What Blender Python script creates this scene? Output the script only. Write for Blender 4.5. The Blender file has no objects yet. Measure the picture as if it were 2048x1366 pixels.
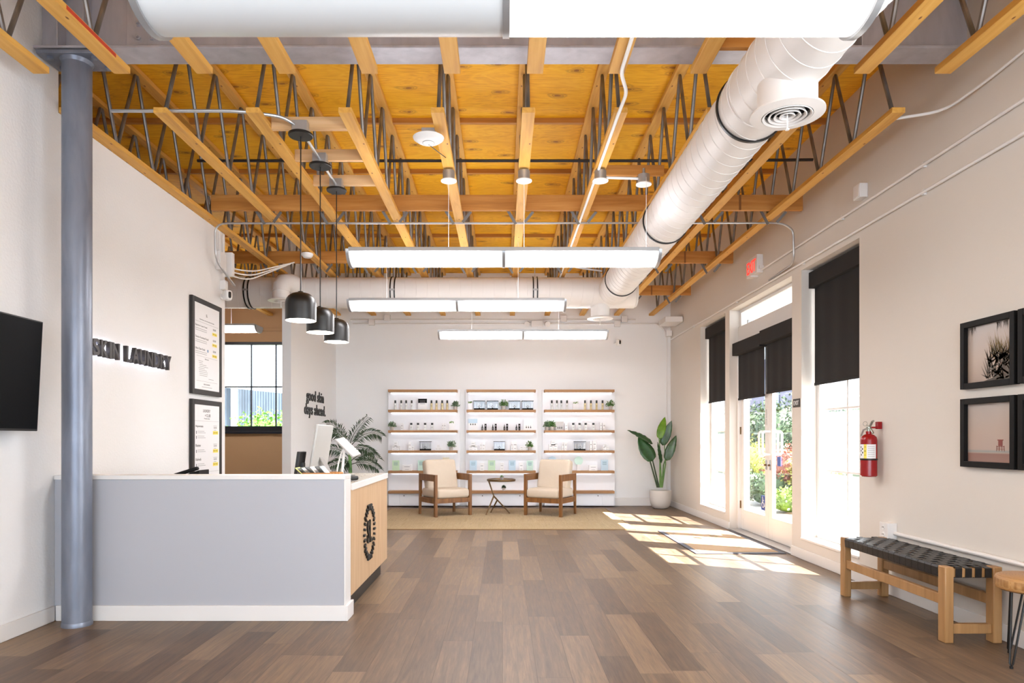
import bpy, math, random
from mathutils import Vector, Matrix
random.seed(7)
scene = bpy.context.scene
COL = scene.collection
# ------------------------------------------------------------ camera
F, VX, VY, EYE = 1365.33, 1005.0, 876.0, 1.25      # 24 mm lens on 36 mm film, 2048 px wide, eye height 1.25 m
cd = bpy.data.cameras.new('camera'); cd.sensor_width = 36; cd.lens = 24
cd.shift_x = (1024 - VX) / 2048; cd.shift_y = (VY - 683) / 2048
cd.clip_start = 0.05; cd.clip_end = 200
cam = bpy.data.objects.new('camera', cd); COL.objects.link(cam)
cam.location = (0, 0, EYE); cam.rotation_euler = (math.pi / 2, 0, 0)
scene.camera = cam
def X(px, y): return (px - VX) * y / F             # metric position of a measured photo column at depth y
def Z(py, y): return EYE + (VY - py) * y / F
XR, XL, YB = 3.10, -3.07, 12.59                    # right wall, left wall, back wall
def WY(px, x=None): return F * (x or XR) / (px - VX)
# ------------------------------------------------------------ world, sun, exposure
w = bpy.data.worlds.new('sky'); scene.world = w; w.use_nodes = True
nt = w.node_tree; bg = nt.nodes['Background']
bg.inputs[0].default_value = (0.74, 0.87, 1.0, 1); bg.inputs[1].default_value = 2.6
sd = bpy.data.lights.new('sun', 'SUN'); sd.energy = 22; sd.angle = 0.009; sd.color = (1, .97, .93)
sun = bpy.data.objects.new('sun', sd); COL.objects.link(sun)
sun.rotation_euler = Vector((-1, .516, -1.15)).to_track_quat('-Z', 'Y').to_euler()
def area_light(name, loc, direction, sx, sy, power, color):
    d = bpy.data.lights.new(name, 'AREA'); d.shape = 'RECTANGLE'; d.size = sx; d.size_y = sy
    d.energy = power; d.color = color
    o = bpy.data.objects.new(name, d); COL.objects.link(o); o.location = loc
    o.rotation_euler = Vector(direction).to_track_quat('-Z', 'Z').to_euler(); return o
# fill light added to brighten the left wall, set in an invented window
area_light('added_side_fill', (3.04, 1.5, 1.75), (-1, .12, 0.05), 2.3, 2.2, 58, (.90, .95, 1))
# assumed daylight from behind the camera: area light added in an unglazed opening
area_light('assumed_rear_daylight', (0, -3.35, 1.6), (0, 1, 0.10), 5.4, 2.6, 58, (.70, .83, 1))
scene.view_settings.view_transform = 'Standard'; scene.view_settings.look = 'None'
scene.view_settings.exposure = 1.27; scene.view_settings.gamma = 1
scene.view_settings.use_curve_mapping = False
try:
    scene.cycles.max_bounces = 10; scene.cycles.diffuse_bounces = 5; scene.cycles.transparent_max_bounces = 16
    scene.cycles.use_denoising = True; scene.cycles.caustics_reflective = False; scene.cycles.caustics_refractive = False
    scene.cycles.sample_clamp_indirect = 6
except Exception: pass

# ------------------------------------------------------------ materials
def lin(c):
    if isinstance(c, str):
        c = [int(c[i:i + 2], 16) / 255 for i in (0, 2, 4)]
    return tuple((v / 12.92 if v <= .04045 else ((v + .055) / 1.055) ** 2.4) for v in c) + (1,)
MATS = {}
def newmat(name):
    m = bpy.data.materials.new(name); m.use_nodes = True; MATS[name] = m
    return m, m.node_tree, m.node_tree.nodes['Principled BSDF']
def N(t, kind, **kw):
    n = t.nodes.new(kind)
    for k, v in kw.items(): setattr(n, k, v)
    return n
def ramp(t, fac, stops):
    r = N(t, 'ShaderNodeValToRGB'); t.links.new(fac, r.inputs[0])
    e = r.color_ramp.elements
    e[0].position, e[0].color = stops[0][0], lin(stops[0][1])
    e[1].position, e[1].color = stops[-1][0], lin(stops[-1][1])
    for p, c in stops[1:-1]:
        k = e.new(p); k.color = lin(c)
    return r.outputs[0]
def coords(t, scale=(1, 1, 1), kind='Object', rot=(0, 0, 0)):
    tc = N(t, 'ShaderNodeTexCoord'); mp = N(t, 'ShaderNodeMapping')
    mp.inputs['Scale'].default_value = scale; mp.inputs['Rotation'].default_value = rot
    t.links.new(tc.outputs[kind], mp.inputs[0]); return mp.outputs[0]
def noise(t, vec, scale=5, detail=3, dist=0, rough=.5):
    n = N(t, 'ShaderNodeTexNoise'); n.inputs['Scale'].default_value = scale
    n.inputs['Detail'].default_value = detail; n.inputs['Distortion'].default_value = dist
    n.inputs['Roughness'].default_value = rough
    t.links.new(vec, n.inputs['Vector']); return n.outputs[0]
def bump(t, b, h, strength=.2, dist=.01):
    n = N(t, 'ShaderNodeBump'); n.inputs['Strength'].default_value = strength
    n.inputs['Distance'].default_value = dist
    t.links.new(h, n.inputs['Height']); t.links.new(n.outputs[0], b.inputs['Normal'])
def mat(name, c, rough=.5, metal=0, var=.06, scale=6, bmp=0, bscale=60, spec=None, trans=0, coat=0):
    """a paint-like procedural material: base colour with a soft noise variation and optional bump"""
    if name in MATS: return MATS[name]
    m, t, b = newmat(name)
    v = coords(t); n = noise(t, v, scale, 3)
    L = lin(c)
    mx = N(t, 'ShaderNodeMix', data_type='RGBA')
    mx.inputs[6].default_value = tuple(x * (1 - var) for x in L[:3]) + (1,)
    mx.inputs[7].default_value = tuple(min(1, x * (1 + var)) for x in L[:3]) + (1,)
    t.links.new(n, mx.inputs[0]); t.links.new(mx.outputs[2], b.inputs['Base Color'])
    b.inputs['Roughness'].default_value = rough; b.inputs['Metallic'].default_value = metal
    if spec is not None: b.inputs['Specular IOR Level'].default_value = spec
    if coat: b.inputs['Coat Weight'].default_value = coat
    if trans: b.inputs['Transmission Weight'].default_value = trans
    if bmp: bump(t, b, noise(t, v, bscale, 4), bmp)
    return m
def emis(name, c, strength):
    if name in MATS: return MATS[name]
    m, t, b = newmat(name)
    b.inputs['Base Color'].default_value = lin(c); b.inputs['Emission Color'].default_value = lin(c)
    b.inputs['Emission Strength'].default_value = strength; b.inputs['Roughness'].default_value = .5
    return m
def wood(name, stops, axis='Y', scale=1.0, rough=.5, knots=False, stretch=14):
    m, t, b = newmat(name)
    s = [stretch, stretch, stretch]; s['XYZ'.index(axis)] = 1.0
    v = coords(t, [k * scale for k in s])
    n = noise(t, v, 1.6, 5, .6, .55)
    col = ramp(t, n, stops)
    if knots:
        v2 = coords(t, [3 * scale if a != axis else 1.3 * scale for a in 'XYZ'])
        vo = N(t, 'ShaderNodeTexVoronoi', voronoi_dimensions='2D'); vo.inputs['Scale'].default_value = 2.2
        t.links.new(v2, vo.inputs['Vector'])
        k = ramp(t, vo.outputs['Distance'], [(0, '000000'), (.022, '303030'), (.04, 'ffffff')])
        mx = N(t, 'ShaderNodeMix', data_type='RGBA'); mx.blend_type = 'MIX'
        mx.inputs[6].default_value = lin('7a4a1c'); t.links.new(k, mx.inputs[0]); t.links.new(col, mx.inputs[7]); col = mx.outputs[2]
    t.links.new(col, b.inputs['Base Color']); b.inputs['Roughness'].default_value = rough
    bump(t, b, n, .15, .004)
    return m

M_wall = mat('wall_paint', 'e7e7e7', .85, var=.015, scale=1.5, bmp=.25, bscale=55)
M_wallr = mat('wall_paint_right', 'd9d3cb', .8, var=.01, scale=1.5, bmp=.05, bscale=40)
M_tan = mat('side_room_tan', 'b08f6a', .85, var=.03, scale=2)  # one even tan tone across the side room walls
M_wallb = mat('wall_paint_back', 'eaebec', .8, var=.01, scale=1.5, bmp=.05, bscale=40)
M_frost = mat('added_frosted_pane', 'f0f4f6', .6, trans=.8)  # pane of the invented side window
M_trim = mat('white_trim', 'e4e2e0', .45, var=.01)
M_white = mat('white_plastic', 'ececea', .4, var=.01)
M_deskw = mat('desk_white_panel', 'b1b3ba', .5, var=.012, scale=1.2)
M_black = mat('black_metal', '0b0b0b', .4, var=.1, scale=30)
M_frame = mat('black_frame', '0d0c0c', .6, var=.1, scale=30, spec=.2)
M_fabric = mat('black_shade_fabric', '151212', .85, var=.12, scale=8, bmp=.1, bscale=300)
M_steelw = mat('galvanised_conduit', 'b9b9b9', .35, .7, var=.08, scale=20)
M_duct = mat('duct_white_paint', 'e0dcd8', .45, var=.02, scale=3)
M_seam = mat('duct_seam', 'cfcac5', .5)
M_lightbody = mat('fixture_grey_metal', 'a4a6a8', .35, .5, var=.03)
M_clip = mat('clip_steel', '6e6a66', .5, .5, var=.2)
M_chrome = mat('chrome', 'cfcfcf', .18, 1, var=.03)
M_oak = wood('oak', [(.25, 'b08452'), (.5, 'c69a66'), (.75, 'd6ae7c')], 'X', 1.0, .45)
M_oakY = wood('oak_bench', [(.25, '916a40'), (.5, 'a57d50'), (.75, 'b48b5e')], 'Z', .8, .42)
M_shelf = wood('shelf_oak', [(.25, '936a42'), (.5, 'a4784c'), (.75, 'b38558')], 'X', .7, .5)
M_deskwood = wood('desk_oak', [(.2, 'bd9872'), (.5, 'caa882'), (.8, 'd4b590')], 'Z', .8, .5)
M_teak = wood('chair_teak', [(.2, '5c3a1c'), (.5, '7a5029'), (.8, '96693a')], 'Z', 1.2, .4)
M_lumber = wood('joist_lumber', [(.2, 'b98136'), (.5, 'd8a24a'), (.8, 'e6b864')], 'Y', .8, .6, knots=True)
M_lumberX = wood('blocking_lumber', [(.2, '9a6226'), (.5, 'b97c36'), (.8, 'cf9852')], 'X', .8, .6, knots=True)
M_lumberP = wood('pale_lumber', [(.2, 'c79a6a'), (.5, 'dbb07e'), (.8, 'e8c496')], 'X', .8, .6)
M_cush = mat('cream_linen', 'c8baa8', .9, var=.03, scale=25, bmp=.25, bscale=220)
M_brass = mat('bronze_metal', '6b5233', .4, .7, var=.15, scale=12)
M_web = None
# steel web tubes: grey with green and rust tints
def _web():
    m, t, b = newmat('web_tube_steel')
    v = coords(t, (3, 3, .8)); n = noise(t, v, 2.2, 2)
    t.links.new(ramp(t, n, [(.3, '3e4a4a'), (.42, '6d6a66'), (.55, '8a8580'), (.68, '6e6259'), (.78, '5c4038')]), b.inputs['Base Color'])
    b.inputs['Metallic'].default_value = .55; b.inputs['Roughness'].default_value = .4
    return m
M_web = _web()
def _steelpaint(name, a, c):
    m, t, b = newmat(name)
    v = coords(t, (3, 3, .9)); n = noise(t, v, 3, 5, .5)
    t.links.new(ramp(t, n, [(.25, a), (.75, c)]), b.inputs['Base Color'])
    b.inputs['Metallic'].default_value = .35; b.inputs['Roughness'].default_value = .38
    bump(t, b, noise(t, v, 9, 3), .12)
    return m
M_column = _steelpaint('column_steel_grey', '6a707e', '858b99')
M_beam = _steelpaint('beam_steel_grey', 'a6a4aa', 'bebcc2')
def _floor():
    m, t, b = newmat('plank_floor')
    tc = N(t, 'ShaderNodeTexCoord'); sp = N(t, 'ShaderNodeSeparateXYZ'); t.links.new(tc.outputs['Object'], sp.inputs[0])
    def mt(op, a, bb=None):
        n = N(t, 'ShaderNodeMath', operation=op)
        for i, q in enumerate((a, bb)):
            if q is None: continue
            if isinstance(q, (int, float)): n.inputs[i].default_value = q
            else: t.links.new(q, n.inputs[i])
        return n.outputs[0]
    PW, PL = .182, 1.22
    row = mt('FLOOR', mt('DIVIDE', sp.outputs[0], PW))
    wn = N(t, 'ShaderNodeTexWhiteNoise', noise_dimensions='1D'); t.links.new(row, wn.inputs['W'])
    yy = mt('ADD', mt('DIVIDE', sp.outputs[1], PL), mt('MULTIPLY', wn.outputs[0], 7.3))
    idx = mt('FLOOR', yy)
    cb = N(t, 'ShaderNodeCombineXYZ'); t.links.new(row, cb.inputs[0]); t.links.new(idx, cb.inputs[1])
    w2 = N(t, 'ShaderNodeTexWhiteNoise', noise_dimensions='2D'); t.links.new(cb.outputs[0], w2.inputs['Vector'])
    # grain, shifted for every plank
    cv = N(t, 'ShaderNodeCombineXYZ')
    t.links.new(mt('ADD', mt('MULTIPLY', sp.outputs[0], 26), mt('MULTIPLY', w2.outputs[0], 50)), cv.inputs[0])
    t.links.new(mt('ADD', mt('MULTIPLY', sp.outputs[1], 1.7), mt('MULTIPLY', w2.outputs[0], 90)), cv.inputs[1])
    g = noise(t, cv.outputs[0], 1.3, 6, .5, .65)
    cv2 = N(t, 'ShaderNodeCombineXYZ')
    t.links.new(mt('MULTIPLY', sp.outputs[0], 120), cv2.inputs[0]); t.links.new(mt('MULTIPLY', sp.outputs[1], 5), cv2.inputs[1])
    g2 = noise(t, cv2.outputs[0], 1.2, 3)
    fac = mt('ADD', mt('ADD', mt('ADD', mt('MULTIPLY', w2.outputs[0], .33), .095), mt('MULTIPLY', g, .80)), mt('MULTIPLY', g2, .24))
    col = ramp(t, fac, [(.38, '35291f'), (.56, '514135'), (.78, '6b5847'), (1.0, '877058')])
    # seams
    fx = mt('FRACT', mt('DIVIDE', sp.outputs[0], PW)); fy = mt('FRACT', yy)
    ex = mt('MINIMUM', fx, mt('SUBTRACT', 1, fx)); ey = mt('MINIMUM', fy, mt('SUBTRACT', 1, fy))
    e = mt('MINIMUM', mt('DIVIDE', ex, .011), mt('DIVIDE', ey, .0022))
    e = mt('MINIMUM', e, 1.0)
    mx = N(t, 'ShaderNodeMix', data_type='RGBA'); mx.blend_type = 'MULTIPLY'; mx.inputs[0].default_value = 1
    t.links.new(col, mx.inputs[6])
    s = ramp(t, e, [(0, '8c8078'), (.9, 'ffffff')]); t.links.new(s, mx.inputs[7])
    t.links.new(mx.outputs[2], b.inputs['Base Color'])
    b.inputs['Specular IOR Level'].default_value = .24
    t.links.new(mt('ADD', mt('MULTIPLY', g, .2), .30), b.inputs['Roughness'])
    bump(t, b, mt('ADD', mt('MULTIPLY', g, .25), e), .18, .003)
    return m
M_floor = _floor()
def _ply():
    m, t, b = newmat('plywood_deck')
    tc = N(t, 'ShaderNodeTexCoord')
    v = coords(t, (.9, 3.4, 1)); n = noise(t, v, 1.3, 4, 1.2, .5)
    sc = N(t, 'ShaderNodeMath', operation='MULTIPLY'); t.links.new(n, sc.inputs[0]); sc.inputs[1].default_value = 11
    pp = N(t, 'ShaderNodeMath', operation='PINGPONG'); t.links.new(sc.outputs[0], pp.inputs[0]); pp.inputs[1].default_value = .5
    fine = noise(t, coords(t, (3, 60, 1)), 1.2, 4)
    ad = N(t, 'ShaderNodeMath', operation='MULTIPLY_ADD'); t.links.new(pp.outputs[0], ad.inputs[0]); ad.inputs[1].default_value = .32
    big = noise(t, coords(t, (.8, .8, 1)), 1.1, 2)
    a2 = N(t, 'ShaderNodeMath', operation='ADD'); t.links.new(fine, a2.inputs[0]); t.links.new(big, a2.inputs[1])
    m2 = N(t, 'ShaderNodeMath', operation='MULTIPLY'); t.links.new(a2.outputs[0], m2.inputs[0]); m2.inputs[1].default_value = .5
    t.links.new(m2.outputs[0], ad.inputs[2])
    col = ramp(t, ad.outputs[0], [(.38, 'd4920a'), (.50, 'e6a412'), (.62, 'f2b41a'), (.80, 'f9c42c')])
    wp = noise(t, coords(t, (4, 4, 1)), 1.5, 2)
    v2 = coords(t, (2.1, 4.2, 1)); ad2 = N(t, 'ShaderNodeVectorMath', operation='MULTIPLY_ADD')
    t.links.new(wp, ad2.inputs[0]); ad2.inputs[1].default_value = (.3, .3, 0); t.links.new(v2, ad2.inputs[2])
    vo = N(t, 'ShaderNodeTexVoronoi', voronoi_dimensions='2D'); vo.inputs['Scale'].default_value = 1.0
    t.links.new(ad2.outputs[0], vo.inputs['Vector'])
    k = ramp(t, vo.outputs['Distance'], [(0, '202020'), (.055, '505050'), (.07, 'd8d8d8'), (.10, 'a8a8a8'), (.13, 'f0f0f0'), (.17, 'cccccc'), (.21, 'ffffff')])
    sr = N(t, 'ShaderNodeSeparateColor'); t.links.new(vo.outputs['Color'], sr.inputs[0])
    gt = N(t, 'ShaderNodeMath', operation='GREATER_THAN'); t.links.new(sr.outputs[0], gt.inputs[0]); gt.inputs[1].default_value = .6
    km = N(t, 'ShaderNodeMath', operation='MAXIMUM'); t.links.new(k, km.inputs[0]); t.links.new(gt.outputs[0], km.inputs[1])
    mx = N(t, 'ShaderNodeMix', data_type='RGBA'); mx.inputs[6].default_value = lin('945a14')
    t.links.new(km.outputs[0], mx.inputs[0]); t.links.new(col, mx.inputs[7]); t.links.new(mx.outputs[2], b.inputs['Base Color'])
    b.inputs['Roughness'].default_value = .6
    return m
M_ply = _ply()
def _rug():
    m, t, b = newmat('jute_rug')
    v = coords(t, (70, 1.6, 1)); n = noise(t, v, 1.0, 2)
    v2 = coords(t, (2, 130, 1)); n2 = noise(t, v2, 1.0, 1)
    ad = N(t, 'ShaderNodeMath', operation='ADD'); t.links.new(n, ad.inputs[0]); t.links.new(n2, ad.inputs[1])
    t.links.new(ramp(t, ad.outputs[0], [(.70, '6e5a42'), (1.0, '97825f'), (1.30, 'bba582')]), b.inputs['Base Color'])
    b.inputs['Roughness'].default_value = .95; bump(t, b, ad.outputs[0], .2, .003); return m
M_rug = _rug()
M_mat = mat('coir_mat', 'b09170', .95, var=.1, scale=90, bmp=.4, bscale=300)
M_rubber = mat('grey_rubber', '4a4a52', .6)
def leafmat(name, a, c, rough=.5, tr=.0):
    m, t, b = newmat(name)
    v = coords(t); n = noise(t, v, 9, 3)
    t.links.new(ramp(t, n, [(.3, a), (.7, c)]), b.inputs['Base Color']); b.inputs['Roughness'].default_value = rough
    if tr: b.inputs['Transmission Weight'].default_value = tr
    return m
M_leaf = leafmat('glossy_dark_leaf', '1d3a1c', '2f5a2c', .3)
M_leafb = leafmat('bright_leaf', '4c7a1c', '6f9a2c', .35)
M_palm = leafmat('palm_leaf', '1e3320', '3b5234', .45)
M_herb = leafmat('herb_leaf', '3d6a2e', '6f9650', .5)
M_sage = leafmat('sage_leaf', '5a7a5c', '8aa083', .6)
M_soil = mat('soil', '3a2c20', .95, bmp=.6)
def _glass():
    m = bpy.data.materials.new('clear_glass'); m.use_nodes = True; t = m.node_tree; t.nodes.clear()
    o = N(t, 'ShaderNodeOutputMaterial'); tr = N(t, 'ShaderNodeBsdfTransparent'); gl = N(t, 'ShaderNodeBsdfGlossy')
    gl.inputs['Roughness'].default_value = .02; lw = N(t, 'ShaderNodeLayerWeight'); pw = N(t, 'ShaderNodeMath', operation='POWER'); pw.inputs[1].default_value = 5; t.links.new(lw.outputs['Facing'], pw.inputs[0]); fr = N(t, 'ShaderNodeMath', operation='MULTIPLY_ADD'); t.links.new(pw.outputs[0], fr.inputs[0]); fr.inputs[1].default_value = .6; fr.inputs[2].default_value = .03
    mx = N(t, 'ShaderNodeMixShader'); t.links.new(fr.outputs[0], mx.inputs[0]); t.links.new(tr.outputs[0], mx.inputs[1])
    t.links.new(gl.outputs[0], mx.inputs[2]); t.links.new(mx.outputs[0], o.inputs[0]); return m
M_glass = _glass()
def _film(name, amount):
    m = bpy.data.materials.new(name); m.use_nodes = True; t = m.node_tree; t.nodes.clear()
    o = N(t, 'ShaderNodeOutputMaterial'); tr = N(t, 'ShaderNodeBsdfTransparent'); tl = N(t, 'ShaderNodeBsdfTranslucent')
    tl.inputs[0].default_value = (.95, .97, 1, 1)
    mx = N(t, 'ShaderNodeMixShader'); n = noise(t, coords(t, (1, 1.2, .5)), 1.5, 2)
    ml = N(t, 'ShaderNodeMath', operation='MULTIPLY'); ml.inputs[1].default_value = amount * 2; t.links.new(n, ml.inputs[0])
    t.links.new(ml.outputs[0], mx.inputs[0]); t.links.new(tr.outputs[0], mx.inputs[1])
    t.links.new(tl.outputs[0], mx.inputs[2]); t.links.new(mx.outputs[0], o.inputs[0]); return m
M_film = _film('hazy_glass', .05)
def _acryl():
    m = bpy.data.materials.new('clear_acrylic'); m.use_nodes = True; t = m.node_tree; t.nodes.clear()
    o = N(t, 'ShaderNodeOutputMaterial'); tr = N(t, 'ShaderNodeBsdfTransparent'); gl = N(t, 'ShaderNodeBsdfGlossy')
    tr.inputs[0].default_value = (.93, .94, .95, 1); gl.inputs['Roughness'].default_value = .05
    mx = N(t, 'ShaderNodeMixShader'); mx.inputs[0].default_value = .03
    t.links.new(tr.outputs[0], mx.inputs[1]); t.links.new(gl.outputs[0], mx.inputs[2]); t.links.new(mx.outputs[0], o.inputs[0]); return m
M_acryl = _acryl()

# ------------------------------------------------------------ mesh helpers
class MB:
    def __init__(s): s.v = []; s.f = []; s.bev = 0
    def add(s, vs, fs):
        k = len(s.v); s.v += [Vector(p) for p in vs]; s.f += [[i + k for i in f] for f in fs]; return s
    def box(s, x0, x1, y0, y1, z0, z1, M=None):
        vs = [Vector((x, y, z)) for z in (z0, z1) for y in (y0, y1) for x in (x0, x1)]
        if M is not None: vs = [M @ p for p in vs]
        return s.add(vs, [(0, 2, 3, 1), (4, 5, 7, 6), (0, 1, 5, 4), (2, 6, 7, 3), (0, 4, 6, 2), (1, 3, 7, 5)])
    def bar(s, a, b, w, h, up=(0, 0, 1)):
        """a square-cut bar from a to b, w across and h along up"""
        a, b = Vector(a), Vector(b); d = (b - a).normalized(); sd_ = d.cross(Vector(up))
        if sd_.length < 1e-4: sd_ = d.cross(Vector((0, 1, 0)))
        sd_.normalize(); u = sd_.cross(d).normalized()
        vs = []
        for p in (a, b):
            for i, j in ((-1, -1), (1, -1), (1, 1), (-1, 1)): vs.append(p + sd_ * (w / 2 * i) + u * (h / 2 * j))
        return s.add(vs, [(3, 2, 1, 0), (4, 5, 6, 7), (0, 1, 5, 4), (1, 2, 6, 5), (2, 3, 7, 6), (3, 0, 4, 7)])
    def tube(s, pts, r, seg=10, cap=True, radii=None):
        pts = [Vector(p) for p in pts]; n = len(pts); rings = []; prev = None
        for i, p in enumerate(pts):
            d = (pts[min(i + 1, n - 1)] - pts[max(i - 1, 0)])
            if d.length < 1e-9: d = Vector((0, 0, 1))
            d.normalize()
            if prev is None:
                a = Vector((0, 0, 1)) if abs(d.z) < .9 else Vector((1, 0, 0)); u = a.cross(d).normalized()
            else:
                u = (prev - d * prev.dot(d)).normalized()
            prev = u; v = d.cross(u); rr = radii[i] if radii else r
            rings.append([p + (u * math.cos(q) + v * math.sin(q)) * rr for q in (2 * math.pi * k / seg for k in range(seg))])
        k0 = 0; vs = [q for rg in rings for q in rg]; fs = []
        for i in range(n - 1):
            for k in range(seg):
                a, b_ = i * seg + k, i * seg + (k + 1) % seg
                fs.append((a, b_, b_ + seg, a + seg))
        if cap: fs.append(tuple(range(seg))[::-1]); fs.append(tuple((n - 1) * seg + k for k in range(seg)))
        return s.add(vs, fs)
    def lathe(s, prof, seg=24, c=(0, 0, 0), M=None, arc=2 * math.pi, cap=False):
        """prof: list of (radius, height) turned about the local z axis"""
        c = Vector(c); n = len(prof); full = abs(arc - 2 * math.pi) < 1e-6; m = seg if full else seg + 1; vs = []
        for r, z in prof:
            for k in range(m):
                q = arc * k / seg; p = Vector((r * math.cos(q), r * math.sin(q), z))
                vs.append((M @ p if M is not None else p) + c)
        fs = []
        for i in range(n - 1):
            for k in range(seg):
                a, b_ = i * m + k, i * m + (k + 1) % m
                fs.append((a, b_, b_ + m, a + m))
        if full and cap:
            if prof[0][0] > 1e-6: fs.append(tuple(range(m))[::-1])
            if prof[-1][0] > 1e-6: fs.append(tuple((n - 1) * m + k for k in range(m)))
        return s.add(vs, fs)
    def prism(s, poly, z0, z1, M=None):
        n = len(poly); vs = [Vector((x, y, z)) for z in (z0, z1) for x, y in poly]
        if M is not None: vs = [M @ p for p in vs]
        fs = [tuple(range(n))[::-1], tuple(range(n, 2 * n))] + [(i, (i + 1) % n, (i + 1) % n + n, i + n) for i in range(n)]
        return s.add(vs, fs)
    def cushion(s, cx, cy, cz, sx, sy, sz, e=.28, M=None, nu=28, nv=14):
        sg = lambda v, p: math.copysign(abs(v) ** p, v)
        vs = []; fs = []
        for i in range(nv + 1):
            a = -math.pi / 2 + math.pi * i / nv
            for k in range(nu):
                q = 2 * math.pi * k / nu
                p = Vector((cx + sx / 2 * sg(math.cos(a), e) * sg(math.cos(q), e), cy + sy / 2 * sg(math.cos(a), e) * sg(math.sin(q), e),
                            cz + sz / 2 * sg(math.sin(a), .55)))
                vs.append(M @ p if M is not None else p)
        for i in range(nv):
            for k in range(nu):
                a, b_ = i * nu + k, i * nu + (k + 1) % nu
                fs.append((a, b_, b_ + nu, a + nu))
        return s.add(vs, fs)
    def build(s, name, material, parent=None, bevel=0, smooth=True, loc=None, angle=35, thick=0):
        me = bpy.data.meshes.new(name); me.from_pydata([tuple(p) for p in s.v], [], s.f); me.validate(); me.update()
        for m in (material if isinstance(material, (list, tuple)) else [material]): me.materials.append(m)
        if smooth:
            me.polygons.foreach_set('use_smooth', [True] * len(me.polygons)); me.set_sharp_from_angle(angle=math.radians(angle))
        o = bpy.data.objects.new(name, me); COL.objects.link(o)
        if parent is not None: o.parent = parent
        if loc is not None: o.location = loc
        if bevel:
            b = o.modifiers.new('bevel', 'BEVEL'); b.width = bevel; b.segments = 2; b.limit_method = 'ANGLE'; b.angle_limit = math.radians(50)
            b.harden_normals = False
        if thick:
            b = o.modifiers.new('thickness', 'SOLIDIFY'); b.thickness = thick; b.offset = 0
        return o
def bx(name, m, x0, x1, y0, y1, z0, z1, parent=None, bevel=.004):
    return MB().box(x0, x1, y0, y1, z0, z1).build(name, m, parent, bevel)
def tag(o, label, cat, group=None):
    o['label'] = label; o['category'] = cat
    if group: o['group'] = group
    return o
def struct(o): o['kind'] = 'structure'; return o
def thing(name, label, cat, loc=(0, 0, 0), rz=0, group=None):
    o = bpy.data.objects.new(name, None); COL.objects.link(o); o.location = loc; o.rotation_euler = (0, 0, rz)
    o.empty_display_size = .05
    return tag(o, label, cat, group)
def sgroup(name, loc=(0, 0, 0)):
    o = bpy.data.objects.new(name, None); COL.objects.link(o); o.location = loc; o.empty_display_size = .05
    return struct(o)
def dup(root, loc=None, rz=None, label=None, group=None):
    def cp(o, par):
        c = o.copy(); COL.objects.link(c)
        if par is not None: c.parent = par
        for ch in list(o.children): cp(ch, c)
        return c
    r = cp(root, None)
    if loc is not None: r.location = loc
    if rz is not None: r.rotation_euler = (0, 0, rz)
    if label: r['label'] = label
    if group: r['group'] = group
    return r
def shorten(o, label):
    o['label'] = label; return o
def text(name, s, m, parent, o, xd, yd, w, h, depth=.002, bold=0.0, offs=0.0, space=1.0):
    """lettering: lower left corner o, reading along xd, up along yd, fitted to w by h (h None keeps the proportions)"""
    c = bpy.data.curves.new(name, 'FONT'); c.body = s; c.size = 1; c.extrude = .5; c.offset = bold; c.resolution_u = 3; c.space_character = space
    t = bpy.data.objects.new(name, c); COL.objects.link(t)
    dg = bpy.context.evaluated_depsgraph_get(); me = bpy.data.meshes.new_from_object(t.evaluated_get(dg))
    bpy.data.objects.remove(t); bpy.data.curves.remove(c)
    xs = [v.co.x for v in me.vertices]; ys = [v.co.y for v in me.vertices]
    x0, x1, y0, y1 = min(xs), max(xs), min(ys), max(ys)
    kx = w / (x1 - x0); ky = (h / (y1 - y0)) if h else kx
    xd, yd, o = Vector(xd), Vector(yd), Vector(o); nd = xd.cross(yd)
    for v in me.vertices:
        v.co = o + xd * ((v.co.x - x0) * kx) + yd * ((v.co.y - y0) * ky) + nd * (offs + (v.co.z + .5) * depth)
    if nd.dot(xd.cross(yd)) < 0: me.flip_normals()
    me.materials.clear(); me.materials.append(m); me.update()
    ob = bpy.data.objects.new(name, me); COL.objects.link(ob)
    if parent is not None: ob.parent = parent
    return ob
ORD = {1: ['only'], 2: ['left', 'right'], 3: ['leftmost', 'middle', 'rightmost'],
       4: ['leftmost', 'second from left', 'third from left', 'rightmost']}
# ============================================================ the room
Yn = -3.6
struct(MB().box(-6.2, 3.5, Yn, YB + .15, -.1, 0).build('floor', M_floor, smooth=False))
DECK = 4.29
struct(MB().box(-6.2, 3.5, Yn, YB + .15, DECK, DECK + .05).build('ceiling', M_ply, smooth=False))
XO = XR + .27                                     # outer face of right wall
# right wall openings (y0, y1, z0, z1)
W1 = (9.50, 10.69, .20, 2.99); DR = (7.31, 9.32, 0, 2.99); W3 = (5.93, 7.08, .20, 2.99)
wr = MB()
SW = (.2, 2.8, .6, 2.99)  # opening of the invented side window, out of view
wr.box(XR, XO, Yn, SW[0], 0, DECK).box(XR, XO, SW[1], W3[0], 0, DECK).box(XR, XO, SW[0], SW[1], 0, SW[2]).box(XR, XO, SW[0], SW[1], SW[3], DECK); wr.box(XR, XO, W3[1], DR[0], 0, 2.99); wr.box(XR, XO, DR[1], W1[0], 0, 2.99)
wr.box(XR, XO, W1[1], YB + .15, 0, DECK); wr.box(XR, XO, W3[0], W1[1], 2.99, DECK)
wr.box(XR, XO, W3[0], W3[1], 0, .20); wr.box(XR, XO, W1[0], W1[1], 0, .20)
struct(wr.build('wall_right', M_wallr, smooth=False))
struct(MB().box(XL - .12, XR, YB, YB + .15, 0, DECK).build('wall_back', M_wallb, smooth=False))
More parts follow.
